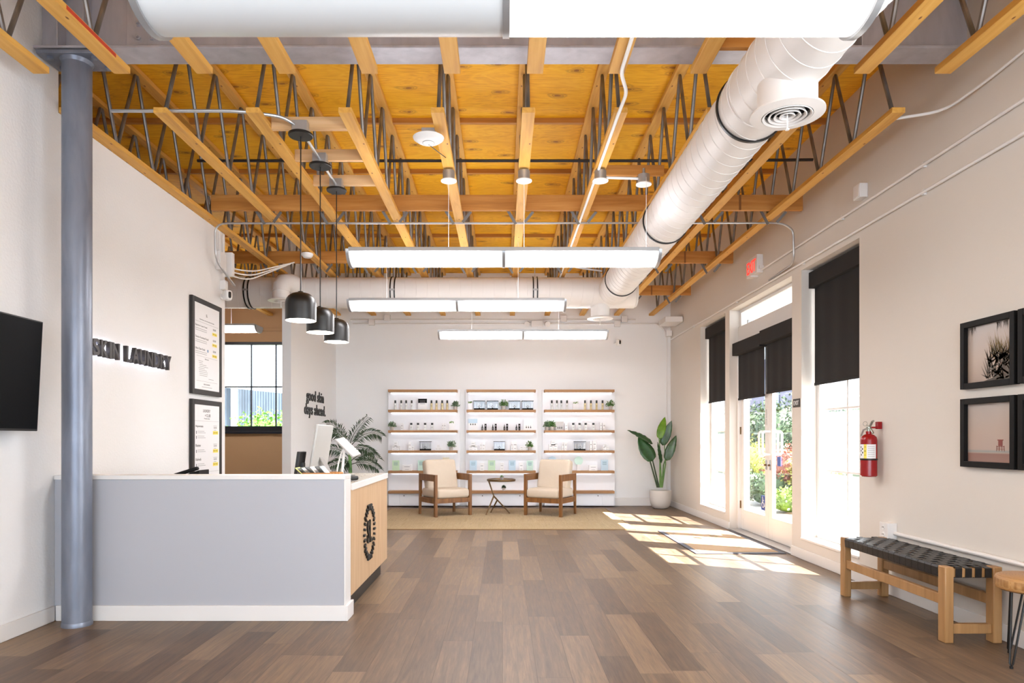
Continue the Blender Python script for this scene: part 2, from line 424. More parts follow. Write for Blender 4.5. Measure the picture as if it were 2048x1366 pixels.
# left wall: tall part near the camera, lower part up to the joists, end at the opening
YE = 7.55
struct(MB().box(XL - .15, XL, Yn, 4.72, 0, DECK).box(XL - .15, XL, 4.72, YE, 0, 3.499).build('wall_left', M_wall, smooth=False))
struct(MB().box(XL - .13, XL, 9.91, YB, 0, DECK).build('wall_partition', M_wallb, smooth=False))
# side room seen through the opening
OW = (X(452, YB), X(640, YB), Z(862, YB), Z(684, YB))
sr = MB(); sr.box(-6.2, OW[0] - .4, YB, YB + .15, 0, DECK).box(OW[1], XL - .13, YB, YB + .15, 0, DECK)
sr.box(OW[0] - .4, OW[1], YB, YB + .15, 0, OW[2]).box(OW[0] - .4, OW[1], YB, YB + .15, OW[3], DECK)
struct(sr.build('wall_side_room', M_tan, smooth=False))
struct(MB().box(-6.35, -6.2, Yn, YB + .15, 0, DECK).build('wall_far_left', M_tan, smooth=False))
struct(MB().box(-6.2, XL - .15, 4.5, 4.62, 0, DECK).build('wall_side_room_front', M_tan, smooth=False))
# wall behind the camera with a wide opening, assumed for the rear daylight and left unglazed
rb = MB(); rb.box(-3.22, -2.8, Yn - .15, Yn, 0, DECK).box(2.8, 3.5, Yn - .15, Yn, 0, DECK).box(-2.8, 2.8, Yn - .15, Yn, 3.0, DECK).box(-2.8, 2.8, Yn - .15, Yn, 0, .25)
struct(rb.build('wall_front', M_wallr, smooth=False))
# ledge bead of the side room wall
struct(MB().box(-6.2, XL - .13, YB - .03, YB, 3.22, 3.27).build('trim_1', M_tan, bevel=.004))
# baseboards
def base(name, *b): struct(MB().box(*b).build(name, M_trim, bevel=.004))
base('baseboard_left', XL, XL + .016, Yn, 4.66, 0, .105)
base('baseboard_back', 2.04, XR - .016, YB - .016, YB, 0, .15)
base('baseboard_right', XR - .016, XR, Yn, DR[0] - .0, 0, .105)
base('baseboard_right_far', XR - .016, XR, DR[1], YB, 0, .105)
base('baseboard_partition', XL, XL + .016, 9.91, YB - .02, 0, .105)
base('baseboard_back_left', XL + .016, -2.2, YB - .016, YB, 0, .15)
# sills
struct(bx('trim_2', M_trim, XR - .012, XR + .2, W1[0] - .0, W1[1] + .0, .20, .222))
struct(bx('trim_3', M_trim, XR - .012, XR + .2, W3[0] - .0, W3[1] + .0, .20, .222))

# ---- windows in the right wall
GX = 3.30
def window(n, o, bars_z, mull):
    y0, y1, z0, z1 = o; z0 += .022
    r = sgroup('window_%d' % n, (GX, (y0 + y1) / 2, z0))
    loc = Vector(r.location)
    def B(mb, nm, m=M_trim, bev=.003):
        mb.v = [p - loc for p in mb.v]; return mb.build(nm, m, r, bev)
    f = MB(); f.box(GX - .04, GX + .05, y0, y0 + .06, z0, z1).box(GX - .04, GX + .05, y1 - .06, y1, z0, z1)
    f.box(GX - .04, GX + .05, y0 + .06, y1 - .06, z1 - .06, z1).box(GX - .04, GX + .05, y0 + .06, y1 - .06, z0, z0 + .07)
    B(f, 'frame')
    for y in mull: B(MB().box(GX - .012, GX + .028, y - .014, y + .014, z0 + .07, z1 - .06), 'mullion')
    for z in bars_z: B(MB().box(GX - .014, GX + .030, y0 + .06, y1 - .06, z - .011, z + .011), 'muntin')
    B(MB().box(GX + .006, GX + .012, y0 + .06, y1 - .06, z0 + .07, z1 - .06), 'pane', M_film, 0)
    return r
window(1, W1, (.75, 1.35, 1.95, 2.5), ((W1[0] + W1[1]) / 2,))
window(2, W3, (.92, 1.54, 2.1), ((W3[0] + W3[1]) / 2,))
r = sgroup('window_5', (GX, 1.5, .6))  # unseen window, added to go with the side fill light
def addc(par, mb, nm, m, bev=.003):
    l = Vector(par.location); mb.v = [p - l for p in mb.v]; return mb.build(nm, m, par, bev)
addc(r, MB().box(3.2, 3.22, SW[0], SW[1], SW[2], SW[3]), 'pane', M_frost)
addc(r, MB().box(3.12, 3.2, 1.47, 1.53, SW[2], SW[3]), 'mullion', M_trim)
# transom over the doors
TZ = 2.76
r = sgroup('window_3', (GX, 8.3, 2.56))
def addc(par, mb, nm, m, bev=.003):
    l = Vector(par.location); mb.v = [p - l for p in mb.v]; return mb.build(nm, m, par, bev)
f = MB(); f.box(3.22, 3.36, DR[0], DR[1], 2.56, TZ).box(3.24, 3.36, DR[0], DR[1], 2.95, 2.99).box(3.24, 3.36, DR[0], DR[0] + .05, TZ, 2.95).box(3.24, 3.36, DR[1] - .05, DR[1], TZ, 2.95)
addc(r, f, 'frame', M_trim); addc(r, MB().box(3.30, 3.306, DR[0] + .05, DR[1] - .05, TZ, 2.95), 'pane', M_film, 0)
addc(r, MB().box(3.27, 3.34, DR[1] - .22, DR[1] - .19, TZ, TZ + .07), 'latch', M_lightbody)
# door frame + threshold
struct(MB().box(3.2, 3.36, DR[1] - .045, DR[1], 0, 2.56).box(3.2, 3.36, DR[0], DR[0] + .045, 0, 2.56).build('trim_4', M_trim, bevel=.003))
struct(bx('trim_5', M_steelw, 3.08, 3.365, DR[0], DR[1], 0, .018))
YM = (DR[0] + DR[1]) / 2
def leaf(n, y0, y1, meet_lo):
    d = sgroup('door_%d' % n, (3.26, (y0 + y1) / 2, 0))
    a = lambda mb, nm, m=M_trim, bev=.003: addc(d, mb, nm, m, bev)
    s = .11
    mb = MB(); mb.box(3.24, 3.285, y0, y0 + s, .02, 2.55).box(3.24, 3.285, y1 - s, y1, .02, 2.55)
    mb.box(3.24, 3.285, y0 + s, y1 - s, .02, .29).box(3.24, 3.285, y0 + s, y1 - s, 2.43, 2.55); a(mb, 'leaf_frame')
    a(MB().box(3.259, 3.265, y0 + s, y1 - s, .29, 2.43), 'pane', M_glass, 0)
    yh = (y0 + s / 2) if meet_lo else (y1 - s / 2)
    for sx, nm in ((-1, 'inner_pull'), (1, 'outer_pull')):
        x0 = 3.24 if sx < 0 else 3.285; x1 = x0 + sx * .095
        a(MB().tube([(x0, yh, 1.05), (x1 - sx * .02, yh, 1.05), (x1, yh, 1.07), (x1, yh, 1.31), (x1 - sx * .02, yh, 1.33), (x0, yh, 1.33)], .014, 10), nm, M_white, 0)
    a(MB().box(3.232, 3.24, yh - .02, yh + .02, .86, .98), 'lock_plate', M_chrome)
    a(MB().lathe([(.012, 0), (.012, .02), (.006, .024)], 12, (3.232, yh, .92), Matrix.Rotation(-math.pi / 2, 3, 'Y')), 'lock_cylinder', M_brass, 0)
    return d
d1 = leaf(1, YM + .003, DR[1] - .045, True); d2 = leaf(2, DR[0] + .045, YM - .003, False)
for z in (.30, 1.3, 2.3):
    addc(d1, MB().tube([(3.235, DR[1] - .05, z), (3.235, DR[1] - .05, z + .1)], .011, 8), 'hinge', M_brass, 0)
# stickers and lettering on the doors
dk = thing('door_sticker', 'narrow black and white vertical sign strip on the double door meeting stile', 'sign', (3.236, YM + .05, 1.4))
MB().box(-.002, .0035, -.012, .012, .0, .22).build('strip', M_white, dk)
text('lettering', 'THIS DOOR', M_black, dk, (-.004, -.007, .012), (0, 0, 1), (0, 1, 0), .19, .013, .001)
M_blue = mat('sign_blue', '25459a', .4)
ws = thing('accessibility_sticker', 'blue wheelchair symbol sticker low on the left door glass', 'sticker', (3.252, WY(1526.5, 3.25), Z(1006, WY(1526.5, 3.25))))
MB().box(0, .004, -.075, .075, -.09, .09).build('panel', M_blue, ws)
wc = MB(); wm = lambda y, z: (-.002, -y, z)
wc.tube([wm(-.012, .062), wm(-.012, .0), wm(.02, .0), wm(.034, -.04), wm(.048, -.036)], .006, 6).tube([wm(-.012, .03), wm(.018, .03)], .005, 6)
wc.tube([wm(-.008 + .035 * math.cos(q), -.022 + .035 * math.sin(q)) for q in [1.9 + i * .42 for i in range(12)]], .005, 6)
wc.add([(-.006, -(-.012 + .010 * math.cos(q)), .072 + .010 * math.sin(q)) for q in [i * math.pi / 5 for i in range(10)]], [tuple(range(10))])
wc.build('symbol', M_white, ws)
bs = thing('door_tag', 'small blank blue tag hanging at lock height on the right door', 'tag', (3.252, WY(1557.5, 3.25), Z(923, WY(1557.5, 3.25))))
MB().box(0, .004, -.05, .05, -.055, .055).build('card', mat('tag_blue', '4a66b0', .5), bs)
bs2 = thing('glass_lettering', 'arched white lettering on the right door glass, seen from behind', 'lettering', (3.257, YM - .52, 1.48))
s = 'CALIFORNIA'
for i, ch in enumerate(s):
    a = math.radians(62 - i * 13.6); rad = .26
    p = Vector((0, -rad * math.sin(-a) , rad * math.cos(a) - .22))
    # read from outside: along +y
    xd = Vector((0, -math.cos(a), 0)) * -1; xd = Vector((0, math.cos(a), math.sin(a))); yd = Vector((0, -math.sin(a), math.cos(a)))
    p = Vector((0, -rad * math.sin(a), rad * math.cos(a) - .2))
    text('letter', ch, M_white, bs2, p, xd, yd, .014 if ch == 'I' else .042, .062, .001)

# ---- roller shades
def shade(label, y0, y1, ztop, zbot, xv, vh=.165, xc=None):
    t = thing('roller_shade', label, 'roller shade', (xv, (y0 + y1) / 2, ztop), group=None)
    hy = (y1 - y0) / 2; xc = xc or .05
    MB().box(0, .095, -hy, hy, -vh, 0).build('valance', M_fabric, t, .004)
    n = 24; vs = []
    mb = MB()
    top, bot = -vh + .02, zbot - ztop
    for j in range(n + 1):
        y = -hy + .03 + (2 * hy - .06) * j / n
        wv = .0025 * math.sin(j * .9)
        vs += [(xc + wv, y, top), (xc + wv * 1.6, y, bot + .025), (xc + .003 + wv, y, top), (xc + .003 + wv * 1.6, y, bot + .025)]
    fs = []
    for j in range(n):
        a = j * 4; fs += [(a, a + 4, a + 5, a + 1), (a + 2, a + 3, a + 7, a + 6)]
    mb.add(vs, fs).build('shade_fabric', M_fabric, t)
    MB().box(xc - .006, xc + .008, -hy + .03, hy - .03, bot, bot + .028).build('hem_bar', M_fabric, t, .003)
    return t
shade('black roller shade half lowered in the narrow window nearest the corner plant', W1[0] + .01, W1[1] - .01, 2.96, 1.79, 3.17)
shade('large black roller shade in the window beside the fire extinguisher', W3[0] + .01, W3[1] - .01, 2.96, 1.79, 3.17)
shade('black roller shade on the left leaf of the glass double doors', YM - .005, DR[1] - .03, 2.53, 1.76, 3.125, xc=.075)
shade('black roller shade on the right leaf of the glass double doors', DR[0] + .03, YM - .02, 2.55, 1.78, 3.12, xc=.08)

# ---- window of the side room
r = sgroup('window_4', ((OW[0] + OW[1]) / 2, YB, OW[2]))
ox0, ox1 = OW[0] - .4, OW[1]
M_navy = mat('dark_window_frame', '141a26', .4)
f = MB(); f.box(ox0, ox1, YB - .01, YB + .08, OW[2], OW[2] + .09).box(ox0, ox1, YB - .01, YB + .08, OW[3] - .05, OW[3]).box(ox0, ox0 + .05, YB - .01, YB + .08, OW[2] + .09, OW[3] - .05).box(ox1 - .05, ox1, YB - .01, YB + .08, OW[2] + .09, OW[3] - .05)
addc(r, f, 'frame', M_navy)
for px in (501.9, 551.3, 601): addc(r, MB().box(X(px, YB) - .012, X(px, YB) + .012, YB + .01, YB + .05, OW[2] + .09, OW[3] - .05), 'mullion', M_navy)
addc(r, MB().box(ox0 + .05, ox1 - .05, YB + .01, YB + .05, Z(773.5, YB) - .012, Z(773.5, YB) + .012), 'muntin', M_navy)
addc(r, MB().box(ox0 + .05, ox1 - .05, YB + .055, YB + .06, OW[2] + .09, OW[3] - .05), 'pane', M_glass, 0)
addc(r, MB().box(ox0, ox1, YB - .06, YB - .011, OW[2] - .05, OW[2] - .002), 'sill', M_navy)

# ---- plywood joint purlins under the deck
n = 6
for y in (5.27, 6.50, 7.73, 8.95, 10.18, 11.41):
    struct(MB().box(-6.1, XR, y - .019, y + .019, 4.243, DECK).build('trim_%d' % n, M_lumberX, smooth=False)); n += 1

# ============================================================ roof framing
H0 = 3.50                                          # underside of the bottom chords
def joist(name, label, x, y0, y1, top0, seed, group, wsp=.56):
    t = thing(name, label, 'joist', (x, y0, H0), group=group)
    L = y1 - y0
    MB().box(-.046, .046, 0, L, 0, .038).build('bottom_chord', M_lumber, t, .003)
    MB().box(-.046, .046, top0 - y0, L, .74, .782).build('top_chord', M_lumber, t, .003)
    rr = random.Random(seed); y = .07
    yb = y; up = True; k = 0
    while y < L - .1:
        # a pair of tubes rising from each bottom pin
        for dy in ((-wsp / 2), (wsp / 2)):
            yt = y + dy
            if yt + y0 < top0 or yt > L: 
                if yt + y0 < top0 - .02 or yt > L: continue
            w_ = WEB['p' if dy > 0 else 'n']; o = w_.copy(); COL.objects.link(o); o.parent = t; o.location = (0 if dy > 0 else .004, y, .02)
        y += wsp
    return t
WEB = {}
for kname, dy in (('p', .28), ('n', -.28)):
    o = MB().tube([(0, 0, 0), (0, dy * .06, .045), (0, dy * .94, .70), (0, dy, .745)], .014, 8, radii=[.006, .0145, .0145, .006]).build('web_tube', M_web)
    WEB[kname] = o
farx = [-4.27, -3.64, -3.022, -2.37, -1.73, -1.09, -.45, .18, .82, 1.46, 2.10, 2.74]
fl = ['open web joist beyond the left wall, farthest left over the side room',
      'open web joist over the side room, just left of the wall line',
      'long open web joist running along the top of the left sign wall',
      'long open web joist left of the pendants, carrying the smoke detector',
      'long open web joist immediately left of the three black pendants',
      'long open web joist immediately right of the three black pendants',
      'long open web joist with the round white ceiling sensor beside it',
      'long central open web joist carrying the middle round fixture canopy',
      'long open web joist with a white conduit run along its underside',
      'long open web joist hidden beside the left of the white duct',
      'long open web joist just right of the white round duct',
      'long open web joist along the top of the right window wall']
for i, (x, l) in enumerate(zip(farx, fl)):
    joist('open_web_joist', l, x, 4.72, YB - .02, 4.66, i, 'long joists beyond the steel beam')
nearx = [-2.85, -2.35, -1.84, -1.33, -.82, -.31, .20, .705, 1.21, 1.715, 2.22, 2.72]
nl = ['joist end over the left wall in the top left corner, near side of beam',
      'red-marked joist end crossing in front of the steel column top',
      'near joist end just right of the bolted splice plate',
      'near joist end third from the column, above the first lit fixture',
      'near joist end fourth from the column, left of centre',
      'near joist end just left of the centre gap of the fixture overhead',
      'near joist end just right of the centre gap of the fixture overhead',
      'near joist end with a white conduit bending down from it',
      'near joist end immediately left of the big white duct',
      'near joist end hidden above the big white duct',
      'near joist end immediately right of the big white duct',
      'near joist end closest to the right wall in the top right corner']
for i, (x, l) in enumerate(zip(nearx, nl)):
    t = thing('open_web_joist', l, 'joist', (x, 4.22, H0), group='joist ends on the camera side of the steel beam')
    MB().box(-.05, .05, -3.6, 0, 0, .04).build('bottom_chord', M_lumber, t, .003)
    MB().box(-.05, .05, -3.6, .24, .73, .78).build('top_chord', M_lumber, t, .003)
    for k in range(6):
        for d_ in ('p', 'n'):
            if k == 0 and d_ == 'p': pass
            o = WEB[d_].copy(); COL.objects.link(o); o.parent = t; o.location = (0, -.30 - k * .56, .02)
    if i == 1:
        MB().box(.0502, .0512, -.62, -.16, .012, .034).build('paint_mark', mat('red_paint_mark', 'b8381c', .7, var=.3, scale=20), t)
for o in WEB.values(): bpy.data.objects.remove(o)
# bridging beams with clips
def bridging(label, y, x0=-2.93, x1=3.02):
    t = thing('bridging_beam', label, 'beam', (0, y, H0 + .04), group='timber bridging beams across the joists')
    MB().box(x0, x1, -.019, .019, 0, .155).build('plank', M_lumberX, t, .002)
    for x in farx:
        if x < x0 or x > x1 - .1 or abs(x - 1.46) < .1: continue
        MB().bar((x - .13, .03, .02), (x - .045, .05, -.12), .028, .004, (0, 1, 0)).build('strap_clip', M_clip, t)
        MB().bar((x + .13, .03, .0), (x + .045, .05, -.10), .028, .004, (0, 1, 0)).build('strap_clip', M_clip, t)
bridging('timber bridging beam crossing the joists above the nearer lit fixture', 6.88)
bridging('timber bridging beam crossing the joists just before the cross duct', 8.95, -5.2)
bridging('timber bridging beam crossing the joists behind the cross duct', 10.95, -5.2)
# short blocks that carry the pendant boxes
for i, (y, lb) in enumerate(((4.95, 'pale timber block over the nearest black pendant'), (5.51, 'pale timber block over the middle black pendant'), (6.05, 'pale timber block over the farthest black pendant'))):
    tag(MB().box(-1.684, -1.136, y + .02, y + .058, H0 - .0, H0 + .09).build('timber_block', M_lumberP, bevel=.002), lb, 'timber block', 'blocks carrying the pendant boxes')
tag(MB().box(1.25, 1.67, 4.0, 4.038, H0 + .04, H0 + .13).build('timber_block', M_lumberX, bevel=.002), 'brown timber block beside the white duct, just before the beam', 'timber block')
tag(MB().box(.87, 1.41, 5.95, 5.988, H0 + .042, H0 + .13).build('timber_block', M_lumberX, bevel=.002), 'brown timber block left of the duct behind the fixture canopies', 'timber block')

# ---- steel beam and column
YC = 4.56
t = thing('steel_beam', 'grey steel I-beam spanning the room on the round column', 'beam', (0, YC, 3.80))
MB().box(XL + .0, XR, -.10, .10, 0, .018).build('bottom_flange', M_beam, t, .003)
MB().box(XL + .0, XR, -.006, .006, .018, .46).build('beam_web', M_beam, t)
MB().box(XL + .0, XR, -.10, .10, .46, .478).build('top_flange', M_beam, t, .003)
MB().box(-2.5, -2.08, -.02, -.006, .06, .44).build('splice_plate', M_beam, t, .002)
MB().box(2.35, 2.36, -.095, -.006, .018, .46).build('stiffener', M_beam, t, .002)
MB().box(-2.92, -2.91, -.095, -.006, .018, .46).build('stiffener', M_beam, t, .002)
MB().box(-2.75, -2.74, -.095, -.006, .018, .46).build('stiffener', M_beam, t, .002)
for x in (-2.42, -2.33, -2.24, -2.16):
    for z in (.11, .20, .29, .38):
        MB().lathe([(.017, 0), (.017, .012), (.009, .012), (.009, .03)], 6, (x, -.02, z), Matrix.Rotation(math.pi / 2, 3, 'X'), cap=True).build('bolt', M_beam, t)
t = thing('steel_column', 'round grey steel column in front of the reception desk', 'column', (-2.842, YC, 0))
MB().lathe([(.089, 0), (.089, 3.76)], 48).build('shaft', M_column, t)
MB().lathe([(.093, 0), (.093, .02), (.089, .03)], 48).build('base_collar', M_column, t)
MB().lathe([(.089, 3.735), (.10, 3.76)], 48).build('weld_bead', M_column, t)
MB().prism([(-.2, -.11), (.18, -.11), (.23, .0), (.23, .12), (-.2, .12)], 3.761, 3.785).build('cap_plate', M_column, t, .003)
for x, y in ((.15, -.06), (.17, .06), (-.14, -.06), (-.14, .07)):
    MB().lathe([(.02, 3.761), (.02, 3.745), (.01, 3.74)], 6, (x, y, 0), cap=True).build('bolt', M_column, t)

# ============================================================ ducts
def duct(name, label, a, b, r, rings, bands, seam0, parent=None, extra=None):
    a, b = Vector(a), Vector(b); d = b - a; L = d.length; d.normalize()
    t = thing(name, label, 'duct', a)
    R = d.to_track_quat('Z', 'X').to_matrix()
    MB().lathe([(r - .01, 0), (r, .01), (r, L - .01), (r - .01, L)], 56, M=R).build('duct_body', M_duct, t)
    mb = MB()
    for k in rings:
        ring = [R @ Vector((r * 1.004 * math.cos(q), r * 1.004 * math.sin(q), k + .06 * math.sin(q))) for q in [i * math.pi / 28 for i in range(57)]]
        mb.tube(ring, .0028, 5, cap=False)
    mb.build('spiral_seam', M_duct, t)
    for k in bands:
        for dd in (-.028, .028):
            MB().lathe([(r + .001, k + dd - .008), (r + .012, k + dd - .008), (r + .012, k + dd + .008), (r + .001, k + dd + .008)], 56, M=R).build('black_band', M_black, t)
    return t
DY0 = -.5
md = duct('round_duct', 'large white spiral duct running away from the camera under the joists', (1.52, DY0, 3.27), (1.52, 9.32, 3.27), .205,
          [.2 + .135 * k for k in range(0, 71)], [], 0)
for y in (4.17, 6.35, 8.70):
    MB().lathe([(.206, -.009), (.217, -.009), (.217, .009), (.206, .009)], 56, M=Matrix.Rotation(-math.pi / 2, 3, 'X'), c=(0, y - DY0, 0)).build('black_band', M_black, md)
# smooth sleeve carrying the diffuser
for y in (2.9, 4.0):
    MB().lathe([(.206, -.012), (.212, -.012), (.212, .012), (.206, .012)], 56, M=Matrix.Rotation(-math.pi / 2, 3, 'X'), c=(0, y - DY0, 0)).build('joint_collar', M_duct, md)
cd_ = duct('round_duct', 'white spiral cross duct running left to right before the back wall', (-6.1, 9.51, 3.27), (1.84, 9.51, 3.27), .212,
           [.15 + .152 * k for k in range(0, 49)], [X(491, 9.3) + 6.1, X(784.3, 9.3) + 6.1, X(1071, 9.3) + 6.1], 0)
MB().lathe([(.0, 0), (.19, 0), (.212, -.03)], 40, M=Matrix.Rotation(math.pi / 2, 3, 'Y'), c=(7.965, 0, 0)).build('end_cap', M_duct, cd_)
for i, px in enumerate((491, 784.3, 1071)):
    x = X(px, 9.3) + 6.1
    MB().box(x - .03, x + .03, -.232, -.224, -.012, .012).build('band_clip', M_steelw, cd_)
    MB().box(x - .006, x + .006, -.003, .003, .214, .42).build('hanger_strap', M_steelw, cd_)
def diffuser(label, x, y, ztop, z, rn, rf, zc=0):
    t = thing('round_diffuser', label, 'air diffuser', (x, y, z), group='round air diffusers on the ducts')
    MB().lathe([(rn, .03), (rn, ztop - z)], 40).build('neck', M_duct, t)
    MB().lathe([(rn * .83, .012), (rn * .86, 0), (rf, .008), (rf * .995, .018), (rn, .035)], 48).build('flange', M_duct, t)
    for k in range(4):
        q = rn * (.18 + .19 * k)
        MB().lathe([(q, .004), (q + rn * .07, -.004), (q + rn * .09, -.001), (q + rn * .02, .02)], 40).build('ring_vane', M_duct, t)
    MB().lathe([(0, .06), (rn * .98, .059)], 32).build('damper_plate', M_black, t)
    MB().tube([(0, 0, .02), (0, 0, -.07)], .004, 8).build('pull_rod', M_white, t)
    MB().lathe([(.0, -.072), (.011, -.072), (.011, -.066), (0, -.066)], 12).build('rod_knob', M_white, t)
    return t
diffuser('large round white diffuser hanging below the near duct', 1.51, 3.62, 3.13, 2.955, .150, .188)
diffuser('small round white diffuser below the right end of the cross duct', 1.36, 9.51, 3.10, 2.90, .13, .18)
dd = diffuser('round white diffuser on an elbow left of the black pendants', X(562, 9.12), 9.12, 3.22, 3.07, .11, .17)
MB().tube([(0, 0, .14), (0, .0, .20), (.02, .05, .26), (.07, .12, .285), (.12, .2, .285)], .12, 24).build('elbow', M_duct, dd)
# ============================================================ suspended linear lights
def _lens(name, c, st, L):
    """opal lens over tubes: full glow along its length, fading at the two ends and the upper edge"""
    m, t, b = newmat(name); tc = N(t, 'ShaderNodeTexCoord'); sp = N(t, 'ShaderNodeSeparateXYZ'); t.links.new(tc.outputs['Generated'], sp.inputs[0])
    def edge(o, w_, two):
        src = o
        if two:
            pg = N(t, 'ShaderNodeMath', operation='PINGPONG'); pg.inputs[1].default_value = .5; t.links.new(o, pg.inputs[0]); src = pg.outputs[0]
        else:
            sb = N(t, 'ShaderNodeMath', operation='SUBTRACT'); sb.inputs[0].default_value = 1; t.links.new(o, sb.inputs[1]); src = sb.outputs[0]
        mr = N(t, 'ShaderNodeMapRange', interpolation_type='SMOOTHSTEP'); mr.inputs[1].default_value = 0; mr.inputs[2].default_value = w_
        mr.inputs[3].default_value = .045; mr.inputs[4].default_value = 1; t.links.new(src, mr.inputs[0]); return mr.outputs[0]
    a = N(t, 'ShaderNodeMath', operation='MULTIPLY'); t.links.new(edge(sp.outputs[0], .16, True), a.inputs[0]); t.links.new(edge(sp.outputs[2], .22, False), a.inputs[1])
    a2 = N(t, 'ShaderNodeMath', operation='MULTIPLY'); t.links.new(a.outputs[0], a2.inputs[0]); a2.inputs[1].default_value = st
    b.inputs['Base Color'].default_value = lin('f4ece0'); b.inputs['Emission Color'].default_value = lin(c); t.links.new(a2.outputs[0], b.inputs['Emission Strength']); return m
M_lit = _lens('lit_lens', 'fffdff', 13.0, 0)
M_up = emis('assumed_uplight', 'f8f8ff', 6.5)  # assumed upward glow of the fixtures, added to light the deck
def _lens_off():
    return mat('unlit_lens', 'd4d8da', .35, var=.01)
M_off = _lens_off()
def linear(label, x0, x1, y, zb, lit=(True, True), cables=(), frame=.014):
    t = thing('linear_light', label, 'ceiling light', ((x0 + x1) / 2, y, zb), group='suspended linear ceiling lights')
    L = (x1 - x0) / 2; hw, hh = .15, .105
    prof = [(-hw * math.cos(q), hh - hh * math.sin(q)) for q in [i * math.pi / 16 for i in range(17)]]
    def shell(a, b, sc=1.0):
        mb = MB(); vs = []; n = len(prof)
        for xx in (a, b):
            vs += [(xx, py * sc, hh - (hh - pz) * sc) for py, pz in prof]
        return mb.add(vs, [(i, i + 1, n + i + 1, n + i) for i in range(n - 1)] + [tuple(range(n)), tuple(range(n, 2 * n))[::-1]])
    shell(-L + .012, -.012, .985).build('lens', M_lit if lit[0] else M_off, t)
    shell(.012, L - .012, .985).build('lens', M_lit if lit[1] else M_off, t)
    for a, b in ((-L - .012, -L + .012), (L - .012, L + .012)): shell(a, b, 1.08).build('end_cap', M_lightbody, t)
    shell(-.012, .012, 1.03).build('centre_joint', M_lightbody, t)
    for s_ in (-1, 1):
        MB().box(-L + .01, L - .01, s_ * hw - .009, s_ * hw + .009, hh - .016, hh + .014).build('side_rail', M_lightbody, t, .002)
    MB().box(-L + .012, L - .012, -hw + .008, hw - .008, hh + .001, hh + .006).build('housing', M_lightbody, t)
    for i, (a, b) in enumerate(((-L + .05, -.04), (.04, L - .05))):
        if lit[i]: MB().box(a, b, -.07, .07, hh + .008, hh + .012).build('assumed_uplight', M_up, t)  # unseen glowing strip on top, assumed where the half is lit
    for cx, cy, cz in cables:
        MB().tube([(cx - (x0 + x1) / 2, cy - y, hh), (cx - (x0 + x1) / 2, cy - y, cz - zb)], .0018, 6).build('cable', M_white, t)
    return t
linear('largest ceiling light at the top edge, left half unlit and grey', -1.22, 1.245, 2.36, 2.665, (False, True), ((-1.1, 2.42, 3.5), (1.1, 2.42, 3.5)))
linear('lit linear light hung below the joists, nearest of the fully lit three', X(697, 5.5), X(1318, 5.5), 5.6, 2.655, cables=((-.45, 5.70, 3.43), (.18, 5.70, 3.43), (1.2, 5.70, 3.43)))
linear('lit linear light overlapping the white cross duct', X(698, 7.66), X(1130, 7.66), 7.75, 2.69, cables=((-1.33, 7.85, 3.5), (.18, 7.85, 3.5)))
linear('small looking lit linear light closest to the shelf wall', X(877, 9.8), X(1216, 9.8), 9.95, 2.69, cables=((-.45, 9.98, 3.5), (.82, 9.98, 3.5)))
linear('lit linear light end seen through the opening into the side room', -5.7, X(513, 10.6), 10.7, 2.90, cables=((-4.27, 10.75, 3.512),))
# round canopies of the cables
for x, y, l in ((-.45, 5.72, 'round white canopy below the joist right of the ceiling sensor'), (.18, 5.72, 'round white canopy below the central joist'),
                (.82, 5.72, 'round white canopy at the end of the long white conduit'), (1.2, 5.8, 'round white canopy on a stub pipe left of the duct')):
    t = thing('fixture_canopy', l, 'canopy', (x, y, 3.40), group='round canopies under the joists')
    MB().lathe([(0, 0), (.066, 0), (.066, .008), (0, .008)], 28).build('disc', M_white, t)
    MB().lathe([(.05, .008), (.05, .085)], 20).build('junction_box', M_steelw, t)
    if x > 1: MB().lathe([(.012, .08), (.012, .14)], 12).build('stub_pipe', M_steelw, t)
# ============================================================ pendants
M_pin = mat('pendant_black', '0f0e0e', .38, var=.05)
M_bulb = emis('pendant_bulb', 'fff0dc', 9.0)
pl = ['nearest and lowest looking of the three black dome pendants', 'middle of the three black dome pendants over the desk', 'farthest and right of the three black dome pendants']
for i, (y, l) in enumerate(zip((4.95, 5.51, 6.05), pl)):
    x = (-1.463, -1.471, -1.471)[i]
    t = thing('pendant_light', l, 'pendant light', (x, y, 2.10), group='black dome pendants over the reception desk')
    R_, Hh = .110, .212
    out = [(R_, 0), (R_, .115)] + [(R_ - .075 + .075 * math.cos(q), .115 + .085 * math.sin(q)) for q in [k * math.pi / 16 for k in range(1, 8)]] + [(.022, .203), (.018, .212), (0, .212)]
    inn = [(0, .194), (.03, .194), (R_ - .08 + .07 * .7, .175), (R_ - .004, .11), (R_ - .004, 0), (R_, 0)]
    MB().lathe(out[::1], 48).build('lamp_shade', M_pin, t)
    MB().lathe(inn, 48).build('shade_lining', M_white, t)
    MB().lathe([(0, .012), (.09, .012), (.1, .02), (0, .022)], 32).build('diffuser', M_bulb, t)
    MB().tube([(0, 0, .21), (0, 0, 1.36)], .0045, 8).build('cord', M_pin, t)
    MB().lathe([(0, 1.335), (.084, 1.335), (.088, 1.34), (.088, 1.352), (.082, 1.356), (0, 1.356)], 36).build('canopy', M_pin, t)
    MB().box(-.055, .055, -.04, .055, 1.357, 1.44).build('junction_box', M_steelw, t, .003)
